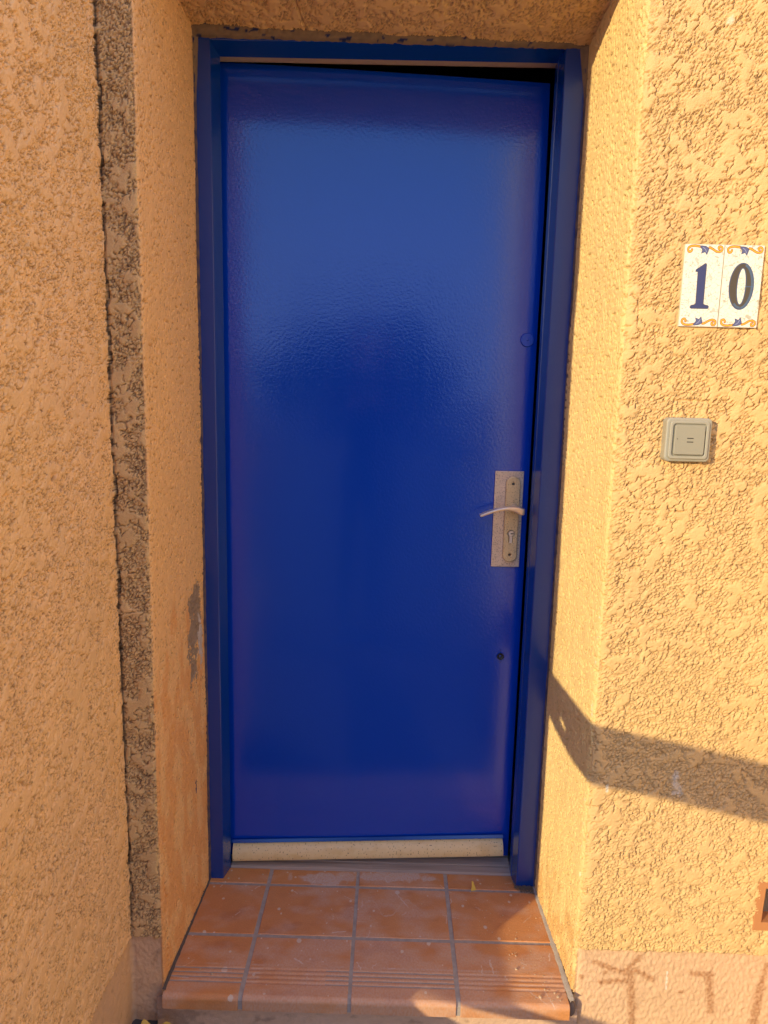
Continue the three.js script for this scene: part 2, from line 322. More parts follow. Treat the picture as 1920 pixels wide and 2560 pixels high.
{ // soffit of the doorway and the wall over it
  const nx = 400, nz = 130, pos = [], col = [], idx = [];
  for (let j = 0; j <= nz; j++) for (let i = 0; i <= nx; i++) {
    const x = -0.475 + 0.95 * i / nx, z = D + 0.002 - (D + 0.03) * j / nz, t = z / D;
    const y = lerp(lerp(2.112, 2.088, (x + 0.44) / 0.88), 2.147, t);
    const edge = sst(0.02, 0, D - z);
    let h = 0.0046 * (stucco(x + 9, z, 2.9) - 0.8) * (1 - edge) + 0.002 * n2(x / 0.1, z / 0.1);
    const ck = Math.abs(x + 0.189 + 0.012 * (z - 0.02) / 0.1 - 0.003 * n2(z / 0.015, 3)); if (z > 0.0) h -= 0.006 * sst(0.0022, 0.0005, ck);
    pos.push(x, y - h, z); const c = grimeShade(vary([0.80, 0.50, 0.22], x, z, 31), x, z, 9, 0.6); col.push(...c);  // soffit tone raised in place of bounced light
  }
  for (let j = 0; j < nz; j++) for (let i = 0; i < nx; i++) { const a = j * (nx + 1) + i, b = a + 1, c = a + nx + 1, d = c + 1; idx.push(a, c, b, b, c, d); }
  const g = new THREE.BufferGeometry(); g.setAttribute('position', new THREE.Float32BufferAttribute(pos, 3)); g.setAttribute('color', new THREE.Float32BufferAttribute(col, 3)); g.setIndex(idx);
  const ng = g; ng.computeVertexNormals();
  // make sure the faces look down
  if (ng.attributes.normal.getY(5000) > 0) { const ix = ng.index.array; for (let i = 0; i < ix.length; i += 3) { const t = ix[i]; ix[i] = ix[i + 1]; ix[i + 1] = t; } ng.computeVertexNormals(); }
  mesh('soffit', ng, plaster, house);
  const path = samplePath([[XW, D], [XR + 0.012, D]], [0, 0], [0.008]); const ys = []; for (let i = 0; i <= 100; i++) ys.push(2.145 + 0.855 * i / 100);
  mesh('lintel_wall', sweepGrid(path, ys, (p, y) => ({ h: 0.003 * (stucco(p.s, y, 6.1) - 0.75), c: vary(OCHRE, p.s, y, 40) })), plaster, house);
  const coreMat = std({ color: lin(0.35, 0.3, 0.25), roughness: 1 });
  mesh('wall_core', mergeGeometries([box(-0.77, -0.533, GROUND - 0.1, 3.0, -0.13, ZEND - 0.008), box(-0.533, -0.466, GROUND - 0.1, 3.0, -0.13, 0.34), box(0.478, 0.832, GROUND - 0.1, 3.0, -0.13, 0.30), box(0.832, 0.97, GROUND - 0.1, 0.175, -0.13, 0.30), box(0.832, 0.97, 0.305, 3.0, -0.13, 0.30), box(0.832, 0.97, 0.175, 0.305, -0.13, 0.10), box(0.97, 1.4, GROUND - 0.1, 3.0, -0.13, 0.30), box(-0.466, 0.478, 2.165, 3.0, -0.13, 0.34), box(1.0, 1.4, GROUND - 0.1, 3.0, 0.30, 2.6), box(-0.466, 0.478, GROUND - 0.1, -0.04, -0.13, 0.34)].map((b) => b)), coreMat, house);
}

// ---------------------------------------------------------------- hallway behind the door (closed, dark)
{
  const h = thing('hallway', 'dim hallway behind the door, seen through the gap over it', 'hallway'); h.userData.kind = 'structure';
  const m = std({ color: lin(0.55, 0.46, 0.34), roughness: 0.9 });
  mesh('floor', box(-0.77, 1.4, -0.12, -0.02, -1.6, -0.132), m, h); mesh('ceiling', box(-0.77, 1.4, 2.45, 2.55, -1.6, -0.132), m, h);
  mesh('wall', box(-0.77, -0.67, -0.02, 2.45, -1.6, -0.132), m, h); mesh('wall', box(1.3, 1.4, -0.02, 2.45, -1.6, -0.132), m, h); mesh('wall', box(-0.77, 1.4, -0.12, 2.55, -1.7, -1.6), m, h);
}

// ---------------------------------------------------------------- blue gloss paint
const peel = dataTex(512, 512, (u, v) => { const T = 2 * Math.PI; // periodic orange peel and faint roller streaks
  const w = (f, s) => n2(f * Math.cos(u * T) / T + s, f * Math.sin(u * T) / T + 2 * s + 1.7 * Math.cos(v * T) * f / T) ;
  const a = 0.5 * (n2(u * 26, v * 22) * (1 - sst(0.8, 1, u)) + n2(u * 26 - 26, v * 22) * sst(0.8, 1, u));
  const b = 0.3 * (n2(u * 55 + 7, v * 48) * (1 - sst(0.8, 1, u)) + n2(u * 55 - 48, v * 48) * sst(0.8, 1, u));
  const f = (vv) => 0.5 * (n2(u * 26, vv * 22) * (1 - sst(0.8, 1, u)) + n2(u * 26 - 26, vv * 22) * sst(0.8, 1, u)) + 0.3 * (n2(u * 55 + 7, vv * 48) * (1 - sst(0.8, 1, u)) + n2(u * 55 - 48, vv * 48) * sst(0.8, 1, u));
  return 0.5 + 0.5 * lerp(f(v), f(v - 1), sst(0.8, 1, v)); });
peel.repeat.set(1 / 0.17, 1 / 0.17);
const BLUE = lin(0.001, 0.052, 0.50);
// faint dust and hand smears dull the gloss in patches
const smudge = dataTex(256, 512, (u, v) => { const d = Math.hypot((u - 0.80) * 0.8, (v - 0.47) * 2.1), k = fbm(u * 5, v * 9, 4), st = n2(u * 60, v * 5); return Math.min(1, Math.max(0, 0.62 + 0.22 * k + 0.10 * st + 0.20 * sst(0.28, 0.08, d + 0.12 * fbm(u * 14, v * 30, 3)) + 0.25 * sst(0.02, 0.5, fbm(u * 9 + 3, v * 14, 4) + 0.6 * sst(0.12, 0.0, v) - 0.3))); });
smudge.repeat.set(1 / 0.8, 1 / 2.1);
const doorPaint = phys({ color: BLUE, roughness: 0.22, roughnessMap: smudge, ior: 1.75, specularColor: lin(0.62, 0.80, 1.0), clearcoat: 0.3, clearcoatRoughness: 0.08, bumpMap: peel, bumpScale: 0.00032 });
const framePaint = phys({ color: lin(0.001, 0.040, 0.27), specularColor: lin(0.62, 0.80, 1.0), roughness: 0.22, ior: 1.65, bumpMap: peel, bumpScale: 0.0003, clearcoat: 0.4, clearcoatRoughness: 0.2 });

// ---------------------------------------------------------------- door frame
{
  const f = thing('door_frame', 'glossy blue wooden door frame with splayed inner edges set in the recess', 'door frame');
  mesh('jamb', upY([[-0.46, -0.004], [-0.455, 0], [-0.406, 0], [-0.4045, -0.0015], [-0.3942, -0.0495], [-0.3955, -0.052], [-0.414, -0.052], [-0.414, -0.1295], [-0.46, -0.1295]].reverse(), -0.012, 2.1), framePaint, f);
  mesh('jamb', upY([[0.46, -0.1295], [0.404, -0.1295], [0.404, -0.068], [0.3865, -0.068], [0.3845, -0.066], [0.3855, -0.044], [0.3885, -0.0425], [0.3885, -0.0395], [0.3860, -0.038], [0.3925, -0.002], [0.3945, 0], [0.455, 0], [0.46, -0.004]].reverse(), -0.012, 2.1), framePaint, f);
  mesh('head', alongX([[0, 2.125], [0, 2.0905], [-0.0015, 2.089], [-0.049, 2.0745], [-0.051, 2.0755], [-0.051, 2.125]], -0.4035, 0.3935), framePaint, f);
  const raw = std({ color: lin(0.52, 0.38, 0.27), roughness: 0.8 });
  mesh('head_rebate', box(-0.4015, 0.4035, 2.0765, 2.16, -0.079, -0.0515), raw, f).userData.label = 'unpainted beige rebate under the frame head';
  mesh('head_back', box(-0.4015, 0.4035, 2.10, 2.162, -0.129, -0.0795), raw, f);
  const wood = dataTex(512, 128, (u, v) => { const g = fbm(u * 6, v * 40, 4), c = 0.5 + 0.5 * fbm(u * 3 + 9, v * 14, 3), k = 0.55 + 0.45 * g; return mix3([0.24, 0.19, 0.165], [0.54, 0.45, 0.39], Math.min(1, Math.max(0, c * k * 1.5))); }, true);
  wood.repeat.set(1 / 0.8, 1 / 0.1);
  const th = alongX([[-0.046, -0.012], [-0.046, -0.001], [-0.052, 0.004], [-0.072, 0.006], [-0.074, 0.004], [-0.077, 0.004], [-0.079, 0.007], [-0.1295, 0.012], [-0.1295, -0.012]], -0.3945, 0.3865);
  mesh('threshold', planUV(th), std({ map: wood, bumpMap: wood, bumpScale: 0.0012, roughness: 0.85 }), f).userData.label = 'weathered grey wooden threshold';
}
{ // mortar bead between frame and render
  const mm = std({ color: 0xffffff, vertexColors: true, roughness: 1 });
  const strip = (n, m, fn) => { const pos = [], col = [], idx = []; for (let j = 0; j <= m; j++) for (let i = 0; i <= n; i++) { const o = fn(i / n, j / m); pos.push(...o.p); col.push(...o.c); } for (let j = 0; j < m; j++) for (let i = 0; i < n; i++) { const a = j * (n + 1) + i, b = a + 1, c = a + n + 1, d = c + 1; idx.push(a, b, d, a, d, c); } const g = new THREE.BufferGeometry(); g.setAttribute('position', new THREE.Float32BufferAttribute(pos, 3)); g.setAttribute('color', new THREE.Float32BufferAttribute(col, 3)); g.setIndex(idx); g.computeVertexNormals(); return g; };
  const grey = (u, v) => { let c = mix3([0.30, 0.20, 0.12], [0.16, 0.115, 0.08], 0.5 + 0.5 * fbm(u / 0.02, v / 0.01, 3)); const p = fbm(u / 0.03 + 50, v / 0.012, 3); if (p > 0.33) c = [0.012, 0.022, 0.10]; return c; };
  mesh('mortar_joint', strip(320, 12, (a, b) => { const x = -0.452 + 0.904 * a, low = lerp(2.0925, 2.0835, a) + 0.003 * fbm(x / 0.03, 2, 3), y = lerp(low, 2.125, b); const z = 0.004 + 0.012 * Math.sqrt(b) + 0.0035 * fbm(x / 0.012, y / 0.012, 3) - 0.006 * sst(0.12, 0, b); return { p: [x, y, z], c: grey(x, y) }; }), mm, house);
  for (const [sx, off] of [[-1, 0], [1, 5]]) mesh('mortar_joint', strip(8, 700, (a, b) => { const y = lerp(-0.005, 2.11, b), t = sx < 0 ? a : 1 - a; const w = (sx > 0 ? 0.0030 : 0.0046) + 0.0022 * fbm(y / 0.06 + off, 3, 3) + (sx > 0 ? 0.016 * sst(1.98, 2.09, y) : 0.006 * sst(1.95, 2.09, y)); const x = sx * (HW + 0.003 - w * t), z = 0.003 + 0.006 * (1 - t) * (1 - t) + 0.0012 * fbm(y / 0.010 + off, a * 3, 2) - 0.006 * sst(0.85, 1, t); let c = grey(y + off, a * 0.02); c = mix3(c, [0.012, 0.022, 0.10], (0.55 + 0.4 * n2(y / 0.02, 5 + off)) * sst(2.02, 1.95, y)); return { p: [x, y, z], c }; }), mm, house);
}

// ---------------------------------------------------------------- the door, standing slightly ajar
{
  const d = thing('front_door', 'glossy cobalt blue flush front door standing slightly ajar', 'door');
  d.position.set(-0.400, 0, -0.0760); d.rotation.y = 0.036;
  const W = 0.788, y0 = 0.016, y1 = 2.066, topAt = (x) => lerp(2.083, 2.061, x / 0.788);
  const nx = 90, ny = 220, pos = [], uv = [], idx = [];
  for (let j = 0; j <= ny; j++) for (let i = 0; i <= nx; i++) {
    const x = i === 0 ? -0.009 : i === nx ? W - 0.001 : -0.007 + (W + 0.004) * (i - 1) / (nx - 2), t = j === 0 ? 0 : j === ny ? 1 : 0.001 + 0.998 * (j - 1) / (ny - 2), y = y0 + (topAt(x) - y0) * t;
    const e = Math.min(1, Math.min(i, nx - i, j, ny - j) / 1); // rolled steel edge
    pos.push(x, y, (e ? 0 : -0.0014) + 0.0011 * n2(x / 0.42 + 3, y / 0.55 + 1) - 0.0008 * sst(0.30, 0.42, x) - 0.075 * Math.max(0, y - 1.64) ** 2 - 0.029 * (x - 0.394) ** 2); uv.push(x, y);
  }
  for (let j = 0; j < ny; j++) for (let i = 0; i < nx; i++) { const a = j * (nx + 1) + i, b = a + 1, c = a + nx + 1, e = c + 1; idx.push(a, b, e, a, e, c); }
  const g = new THREE.BufferGeometry(); g.setAttribute('position', new THREE.Float32BufferAttribute(pos, 3)); g.setAttribute('uv', new THREE.Float32BufferAttribute(uv, 2)); g.setIndex(idx); g.computeVertexNormals();
  mesh('leaf_face', g, doorPaint, d);
  mesh('leaf', box(-0.008, W - 0.002, y0, 2.056, -0.052, -0.0225), framePaint, d);
  // weather bar: cream quarter round with a painted lip
  const pts = []; for (let i = 0; i <= 10; i++) { const a = i / 10 * Math.PI / 2; pts.push([0.003 + 0.027 * Math.sin(a), 0.036 + 0.034 * Math.cos(a)]); }
  const cream = dataTex(1024, 64, (u, v) => { const n = fbm(u * 60, v * 3, 4), sp = n2(u * 220, v * 14), lo = fbm(u * 14 + 3, v * 2, 3); let c = mix3([0.76, 0.58, 0.28], [0.82, 0.66, 0.37], 0.5 + 0.5 * n); c = mix3(c, [0.66, 0.46, 0.18], 0.5 * sst(0.1, 0.5, lo)); if (sp > 0.60) c = mix3(c, [0.20, 0.13, 0.08], 0.8); return c; }, true);
  cream.repeat.set(1 / 0.8, 1 / 0.1);
  const bar = alongX([[0.003, 0.0285], ...pts, [0.0285, 0.0285]], 0.010, 0.768, 0.0006); mesh('weather_bar', planUV(bar), std({ map: cream, roughness: 0.42 }), d);
  mesh('bar_lip', alongX([[0.0035, 0.0705], [0.0035, 0.079], [0.006, 0.079], [0.0105, 0.0712]], 0.003, 0.770), framePaint, d);
  const tack = (x, y, r, mat, name, z = 0.0) => mesh(name, new THREE.CylinderGeometry(r * 0.92, r, 0.0022, 40).rotateX(Math.PI / 2).translate(x, y, z + 0.0013), mat, d);
  const disc = tack(0.7600, 1.4545, 0.0172, doorPaint, 'blanking_disc'); mesh('screw', new THREE.SphereGeometry(0.003, 12, 8).scale(1, 1, 0.35).translate(0.7600, 1.4545, 0.0026), doorPaint, disc);
  // old lock hole
  const dark = std({ color: lin(0.035, 0.035, 0.035), roughness: 0.7 });
  const hole = mesh('lock_hole', new THREE.LatheGeometry([[0, -0.004], [0.004, -0.0035], [0.0072, -0.001], [0.0082, 0.0014], [0.0092, 0.0018], [0.0098, 0.001]].map(([a, b]) => new THREE.Vector2(a, b)), 32).rotateX(Math.PI / 2).translate(0.7337, 0.6151, 0.0012), dark, d);
  for (const dy of [-0.0165, 0.0175]) mesh('pin_hole', new THREE.CylinderGeometry(0.0013, 0.0013, 0.001, 12).rotateX(Math.PI / 2).translate(0.7337, 0.6151 + dy, 0.0008), dark, hole);
  // lock plate and handle
  const speck = (seed, base, dirt, thr, ru, rv) => { const t = dataTex(256, 512, (u, v) => { const n = n2(u * 42 + seed, v * 84), m = fbm(u * 5 + seed, v * 9, 3); let c = mix3(base, base.map((q) => q * 0.8), 0.5 + 0.5 * m); if (n > thr - 0.22 * m) c = mix3(c, dirt, 0.8); return c; }, true); t.repeat.set(ru, rv); return t; };
  const steelA = std({ map: speck(3, [0.84, 0.67, 0.54], [0.14, 0.10, 0.09], 0.42, 0.75, 1), roughness: 0.34, metalness: 0.35 });
  const steelB = std({ map: speck(8, [0.90, 0.67, 0.36], [0.24, 0.15, 0.08], 0.46, 10, 4), roughness: 0.4, metalness: 0.25 });
  const plate = mesh('lock_plate', box(0.6950, 0.7700, 0.8665, 1.1215, 0.0005, 0.0032, 0.0008), steelA, d);
  const st = new THREE.Shape(); const R = 0.0187, cy0 = 0.8990, cy1 = 1.0895; st.absarc(0, cy1, R, 0, Math.PI, false); st.absarc(0, cy0, R, Math.PI, 2 * Math.PI, false); st.closePath();
  const hole2 = (y, r) => { const h = new THREE.Path(); h.absarc(0, y, r, 0, Math.PI * 2, true); st.holes.push(h); };
  hole2(1.0885, 0.0034); hole2(0.9005, 0.0034);
  const key = new THREE.Path(); key.absarc(0, 0.9575, 0.0086, -Math.PI / 2 + 0.55, -Math.PI / 2 - 0.55 + 2 * Math.PI, false); key.lineTo(-0.0046, 0.936); key.absarc(0, 0.936, 0.0046, Math.PI, 2 * Math.PI, false); key.closePath(); st.holes.push(key);
  const eg = new THREE.ExtrudeGeometry(st, { depth: 0.0045, bevelEnabled: true, bevelSize: 0.0028, bevelThickness: 0.0028, bevelOffset: -0.0028, bevelSegments: 4, curveSegments: 28 }).translate(0.7425, 0, 0.0032);
  const esc = mesh('escutcheon', eg, steelB, d);
  for (const y of [1.0885, 0.9005]) { mesh('screw', new THREE.SphereGeometry(0.0036, 14, 8).scale(1, 1, 0.5).translate(0.7425, y, 0.0062), std({ color: lin(0.12, 0.11, 0.1), roughness: 0.5, metalness: 0.7 }), esc); }
  const cyl = mesh('lock_cylinder', mergeGeometries([new THREE.CylinderGeometry(0.0072, 0.0072, 0.0098, 32).rotateX(Math.PI / 2).translate(0.7425, 0.9580, 0.0090), box(0.7390, 0.7460, 0.932, 0.951, 0.0032, 0.0125)].map((q) => { const k = q.index ? q.toNonIndexed() : q; return k; })), std({ color: lin(0.80, 0.70, 0.58), roughness: 0.3, metalness: 0.3 }), esc);
  mesh('key_slot', box(0.7415, 0.7490, 0.9566, 0.9594, 0.0130, 0.01425), dark, esc);
  // lever: a loft of rounded sections along a gentle bow
  const lev = [[0.7665, 1.0215, 0.0035, 0.004], [0.7645, 1.0215, 0.0085, 0.0075], [0.7580, 1.0235, 0.0100, 0.009], [0.7480, 1.0275, 0.0090, 0.010], [0.7360, 1.0300, 0.0070, 0.0105], [0.7200, 1.0305, 0.0054, 0.0110], [0.7000, 1.0275, 0.0046, 0.0112], [0.6800, 1.0215, 0.0042, 0.0110], [0.6620, 1.0145, 0.0040, 0.0105], [0.6530, 1.0105, 0.0038, 0.0098], [0.6515, 1.0098, 0.0015, 0.005]];
  const crv = (k) => new THREE.CatmullRomCurve3(lev.map((q) => new THREE.Vector3(q[k], q[k + 1], 0)));
  const c1 = crv(0), c2 = crv(2), NS = 60, NR = 20, lp = [], li = [];
  for (let i = 0; i <= NS; i++) { const t = i / NS, p = c1.getPoint(t), r = c2.getPoint(t), tn = c1.getTangent(t), ax = -tn.y, ay = tn.x; for (let j = 0; j < NR; j++) { const a = j / NR * 2 * Math.PI, ca = Math.cos(a), sa = Math.sin(a), e = 0.6, u = Math.sign(ca) * Math.pow(Math.abs(ca), e) * r.x, v = Math.sign(sa) * Math.pow(Math.abs(sa), e) * r.y; lp.push(p.x - ax * u * 1, p.y - ay * u, 0.048 + v); } }
  for (let i = 0; i < NS; i++) for (let j = 0; j < NR; j++) { const a = i * NR + j, b = i * NR + (j + 1) % NR, c = a + NR, e = b + NR; li.push(a, b, e, a, e, c); }
  for (const [o, f] of [[0, 0], [NS * NR, 1]]) { const ci = lp.length / 3, p = c1.getPoint(f ? 1 : 0); lp.push(p.x, p.y, 0.048); for (let j = 0; j < NR; j++) { const a = o + j, b = o + (j + 1) % NR; f ? li.push(a, b, ci) : li.push(b, a, ci); } }
  const lg = new THREE.BufferGeometry(); lg.setAttribute('position', new THREE.Float32BufferAttribute(lp, 3)); lg.setIndex(li); lg.computeVertexNormals();
  const satin = std({ color: lin(0.84, 0.66, 0.50), roughness: 0.28, metalness: 0.5 });
  const lever = mesh('lever_handle', lg, satin, d);
  mesh('neck', new THREE.CylinderGeometry(0.0085, 0.0105, 0.036, 28).rotateX(Math.PI / 2).translate(0.7455, 1.0275, 0.0265), satin, lever);
  for (const o of [plate, esc, lever, disc, hole]) o.position.set(0.0015, 0.0018, -0.0022);
  for (const o of d.children) if (o.name.startsWith('weather_bar') || o.name === 'bar_lip') { o.rotation.z = 0.027; o.position.set(0, -0.0105, -0.001); }
}

// ---------------------------------------------------------------- tiled step
{
  const st = thing('doorstep', 'terracotta tiled doorstep with ribbed bullnose edge and grey grout', 'doorstep');
  const X0 = -0.46, X1 = 0.46, Z0 = -0.07, Z1 = 0.41;
  const smear = (x, z) => { // dried cement haze and splashes, where the photograph shows them
    const b = (cx, cz, rx, rz) => ((x - cx) / rx) ** 2 + ((z - cz) / rz) ** 2, e = 0.8 * fbm(x / 0.03, z / 0.03, 4);
    let m = 0;
    m = Math.max(m, sst(0.9, 0.3, b(-0.125, -0.010, 0.075, 0.036) + e), sst(0.9, 0.35, b(0.065, -0.030, 0.13, 0.030) + e), 0.85 * sst(0.85, 0.4, b(-0.075, -0.02, 0.05, 0.025) + e));
    m = Math.max(m, 0.7 * sst(0.6, 0.2, b(-0.225, -0.02, 0.012, 0.03) + e), 0.6 * sst(0.6, 0.1, b(0.245, 0.045, 0.012, 0.02) + e), 0.5 * sst(0.6, 0.2, b(0.185, 0.04, 0.02, 0.02) + e));
    const w = Math.abs(z - 0.095 - 0.03 * Math.sin((x - 0.02) * 60) * sst(0.12, 0.04, Math.abs(x - 0.06)) - 0.012 * n2(x / 0.02, 3)); m = Math.max(m, 0.55 * sst(0.004, 0.0015, w + 0.004 * fbm(x / 0.01, z / 0.01)) * sst(0.1, 0.06, Math.abs(x - 0.055)));
    m = Math.max(m, 0.46 * sst(-0.25, 0.45, fbm(x / 0.09 + 4, z / 0.06, 5) + 0.4 * sst(0.35, 0.0, Math.abs(x - 0.02)) - 0.2 + 0.35 * sst(0.19, 0.26, z)));
    if (z > 0.29 && z < 0.352) m = Math.max(m, 0.6 * sst(0.2, 0.5, 0.5 + 0.5 * Math.cos((z - 0.3045) / 0.0128 * 2 * Math.PI)) * sst(-0.2, 0.3, fbm(x / 0.08 + 7, z / 0.2, 3) + 0.35 * sst(0.25, 0.1, Math.abs(x - 0.08))));
    return m;
  };
  const rs = rng(5), drops = [...Array(90)].map(() => [X0 + rs() * 0.92, Z0 + rs() * 0.45, 0.0012 + rs() * rs() * 0.004]);
  drops.push([0.07, 0.035, 0.006], [-0.17, 0.215, 0.006], [0.145, 0.212, 0.005], [0.08, 0.24, 0.004], [-0.33, 0.31, 0.007], [-0.3, 0.385, 0.006]);
  const scuffs = [...Array(46)].map(() => { const x = X0 + 0.92 * rs(), z = -0.04 + 0.42 * rs(), a = rs() * 3.14, l = 0.006 + 0.03 * rs() * rs(); return [x - l * Math.cos(a), z - l * Math.sin(a), x + l * Math.cos(a), z + l * Math.sin(a), 0.0006 + 0.0012 * rs(), 0.25 + 0.5 * rs()]; });
  const segD = (x, z, q) => { const dx = q[2] - q[0], dz = q[3] - q[1], t = Math.min(1, Math.max(0, ((x - q[0]) * dx + (z - q[1]) * dz) / (dx * dx + dz * dz))); return Math.hypot(x - q[0] - dx * t, z - q[1] - dz * t); };
  const tileTex = dataTex(1536, 800, (u, v) => {
    const x = X0 + (X1 - X0) * u, z = Z0 + (Z1 - Z0) * v;
    const i = Math.floor((x + 0.2792) / 0.2408 + 1), k = z < 0.0175 ? 0 : z < 0.2015 ? 1 : 2, tone = 0.12 * Math.sin(i * 7.3 + k * 4.1 + 1);
    let c = mix3([0.58, 0.23, 0.075], [0.68, 0.31, 0.115], 0.5 + 0.5 * fbm(x / 0.05 + 3 * i, z / 0.05 + 5 * k, 4) + tone);
    c = mix3(c, [0.42, 0.14, 0.045], 0.4 * sst(0.15, 0.5, fbm(x / 0.1 + 30, z / 0.07 + i, 4)));
    const g = 1 + 0.10 * n2(x / 0.003, z / 0.003); c = c.map((q) => q * g);
    c = mix3(c, [0.64, 0.51, 0.43], 0.95 * smear(x, z) * (0.8 + 0.4 * n2(x / 0.004, z / 0.006)));
    for (const q of scuffs) { if (Math.abs(x - q[0]) > 0.08) continue; const d = segD(x + 0.003 * n2(x / 0.01, z / 0.01), z, q) + 0.0012 * n2(x / 0.003 + 5, z / 0.003); if (d < q[4]) c = mix3(c, [0.72, 0.60, 0.50], q[5]); }
    for (const [dx, dz, r] of drops) { const q = Math.hypot(x - dx, (z - dz) * 0.8) + 0.0012 * n2(x / 0.003, z / 0.003); if (q < r) c = mix3(c, [0.72, 0.60, 0.48], 0.75); }
    return c;
  }, true);
  const bumpT = dataTex(512, 512, (u, v) => 0.5 + 0.3 * fbm(u * 40, v * 40, 3) + 0.2 * n2(u * 120, v * 120));
  bumpT.repeat.set(2, 2);
  const clay = std({ map: tileTex, bumpMap: bumpT, bumpScale: 0.0006, roughness: 0.5 });
  const setUV = (g) => { const p = g.attributes.position, uv = new Float32Array(p.count * 2); for (let i = 0; i < p.count; i++) { uv[2 * i] = (p.getX(i) - X0) / (X1 - X0); uv[2 * i + 1] = (p.getZ(i) - Math.min(0, p.getY(i)) * 0.6 - Z0) / (Z1 - Z0); } g.setAttribute('uv', new THREE.BufferAttribute(uv, 2)); return g; };
  const xs = [[-0.448, -0.2835], [-0.2745, -0.0428], [-0.0338, 0.1980], [0.2070, 0.446]], r2 = rng(44);
  const shiftX = [-0.0005, 0.0004, -0.0004, 0.0006];
  // ribbed bullnose outline in (z, y)
  const nose = [[0.2065, -0.014], [0.2065, -0.001], [0.2075, 0]]; for (let i = 0; i < 4; i++) { const z = 0.3045 + i * 0.0128; nose.push([z - 0.0054, 0], [z - 0.0036, -0.0004], [z - 0.0014, -0.0011], [z + 0.0012, -0.0011], [z + 0.0034, -0.0004], [z + 0.0052, 0]); }
  nose.push([0.366, 0]); for (let i = 1; i <= 6; i++) { const a = i / 6 * Math.PI / 2; nose.push([0.372 + 0.013 * Math.sin(a), -0.012 + 0.012 * Math.cos(a)]); } nose.push([0.385, -0.0335], [0.383, -0.0355], [0.372, -0.0355], [0.372, -0.014]);
  xs.forEach(([a, b], i) => {
    const t = () => (r2() - 0.5) * 0.0016;
    const w = (g, cx, cz) => { g.translate(-cx, 0, -cz); g.rotateX(t() * 2); g.rotateZ(t() * 2); g.rotateY(t() * 2); g.translate(cx + shiftX[i], t(), cz); return setUV(g); };
    mesh('tile', w(box(a, b, -0.014, 0, -0.046, 0.0135, 0.0022), (a + b) / 2, -0.015), clay, st);
    mesh('tile', w(box(a, b, -0.014, 0, 0.0225, 0.1970, 0.0022), (a + b) / 2, 0.11), clay, st);
    mesh('bullnose_tile', w(alongX(nose, i === 0 ? -0.450 : a, i === 3 ? 0.4465 : b, 0.0012), (a + b) / 2, 0.29), clay, st);
  });
  const grout = dataTex(512, 512, (u, v) => mix3([0.28, 0.24, 0.21], [0.50, 0.44, 0.39], 0.5 + 0.5 * fbm(u * 60, v * 60, 4)), true);
  const groutMat = std({ map: grout, bumpMap: grout, bumpScale: 0.0015, roughness: 1 });
  mesh('grout', alongX([[-0.0455, -0.014], [-0.0455, -0.0018], [0.368, -0.0018], [0.3745, -0.004], [0.3815, -0.012], [0.3818, -0.033], [0.36, -0.036], [0.36, -0.014]], -0.449, 0.4455), groutMat, st);
  // rendered riser under the nosing
  const path = samplePath([[-0.47, 0.362], [0.47, 0.362]], [0, 0], [0.003]); const ys = []; for (let i = 0; i <= 30; i++) ys.push(GROUND - 0.01 + (0.0745 + 0.01) * i / 30);
  mesh('riser', sweepGrid(path, ys, (p, y) => { let c = vary([0.66, 0.44, 0.30], p.s, y, 60); c = mix3(c, [0.26, 0.16, 0.11], 0.5 * sst(0.05, 0.4, fbm(p.x / 0.04, y / 0.03, 4) + 0.5 * sst(-0.3, -0.47, p.x) - 0.1)); return { h: 0.0015 * stipple(p.s, y, 30), c }; }), plaster, st);
  mesh('step_core', box(-0.47, 0.47, GROUND - 0.02, -0.0365, -0.12, 0.358), groutMat, st);
  // thin mortar fillets along both reveals
  const fil = (x0, x1, s) => { const pts = []; const n = 90, g = new THREE.BufferGeometry(), pos = [], idx = []; for (let k = 0; k <= n; k++) { const z = -0.0 + 0.372 * k / n, xe = lerp(x0, x1, k / n), w = (s > 0 ? 0.006 : 0.0025) + 0.003 * n2(z / 0.02, s), hh = (s > 0 ? 0.006 : 0.0015) + 0.002 * n2(z / 0.03 + 9, s); pos.push(xe + s * 0.004, hh, z, xe - s * 0.003, hh * 0.6, z, xe - s * w, -0.001, z); } for (let k = 0; k < n; k++) for (let m = 0; m < 2; m++) { const a = k * 3 + m, b = a + 1, c = a + 3, e = a + 4; s > 0 ? idx.push(a, b, c, b, e, c) : idx.push(a, c, b, b, c, e); } g.setAttribute('position', new THREE.Float32BufferAttribute(pos, 3)); g.setAttribute('uv', new THREE.Float32BufferAttribute(pos.flatMap((_, i) => i % 3 === 0 ? [pos[i] * 4 + pos[i + 1] * 4, pos[i + 2] * 4] : []), 2)); g.setIndex(idx); g.computeVertexNormals(); return g; };
  mesh('mortar_fillet', fil(0.4405, 0.4545, 1), groutMat, st);
  mesh('mortar_fillet', fil(-0.4405, -0.4505, -1), std({ map: grout, color: lin(0.3, 0.28, 0.27), roughness: 1 }), st);
  mesh('mortar_lump', new THREE.IcosahedronGeometry(0.014, 3).scale(0.8, 1.35, 0.7).translate(0.4535, -0.024, 0.362), std({ map: grout, color: lin(0.45, 0.42, 0.42), roughness: 1 }), st);
}

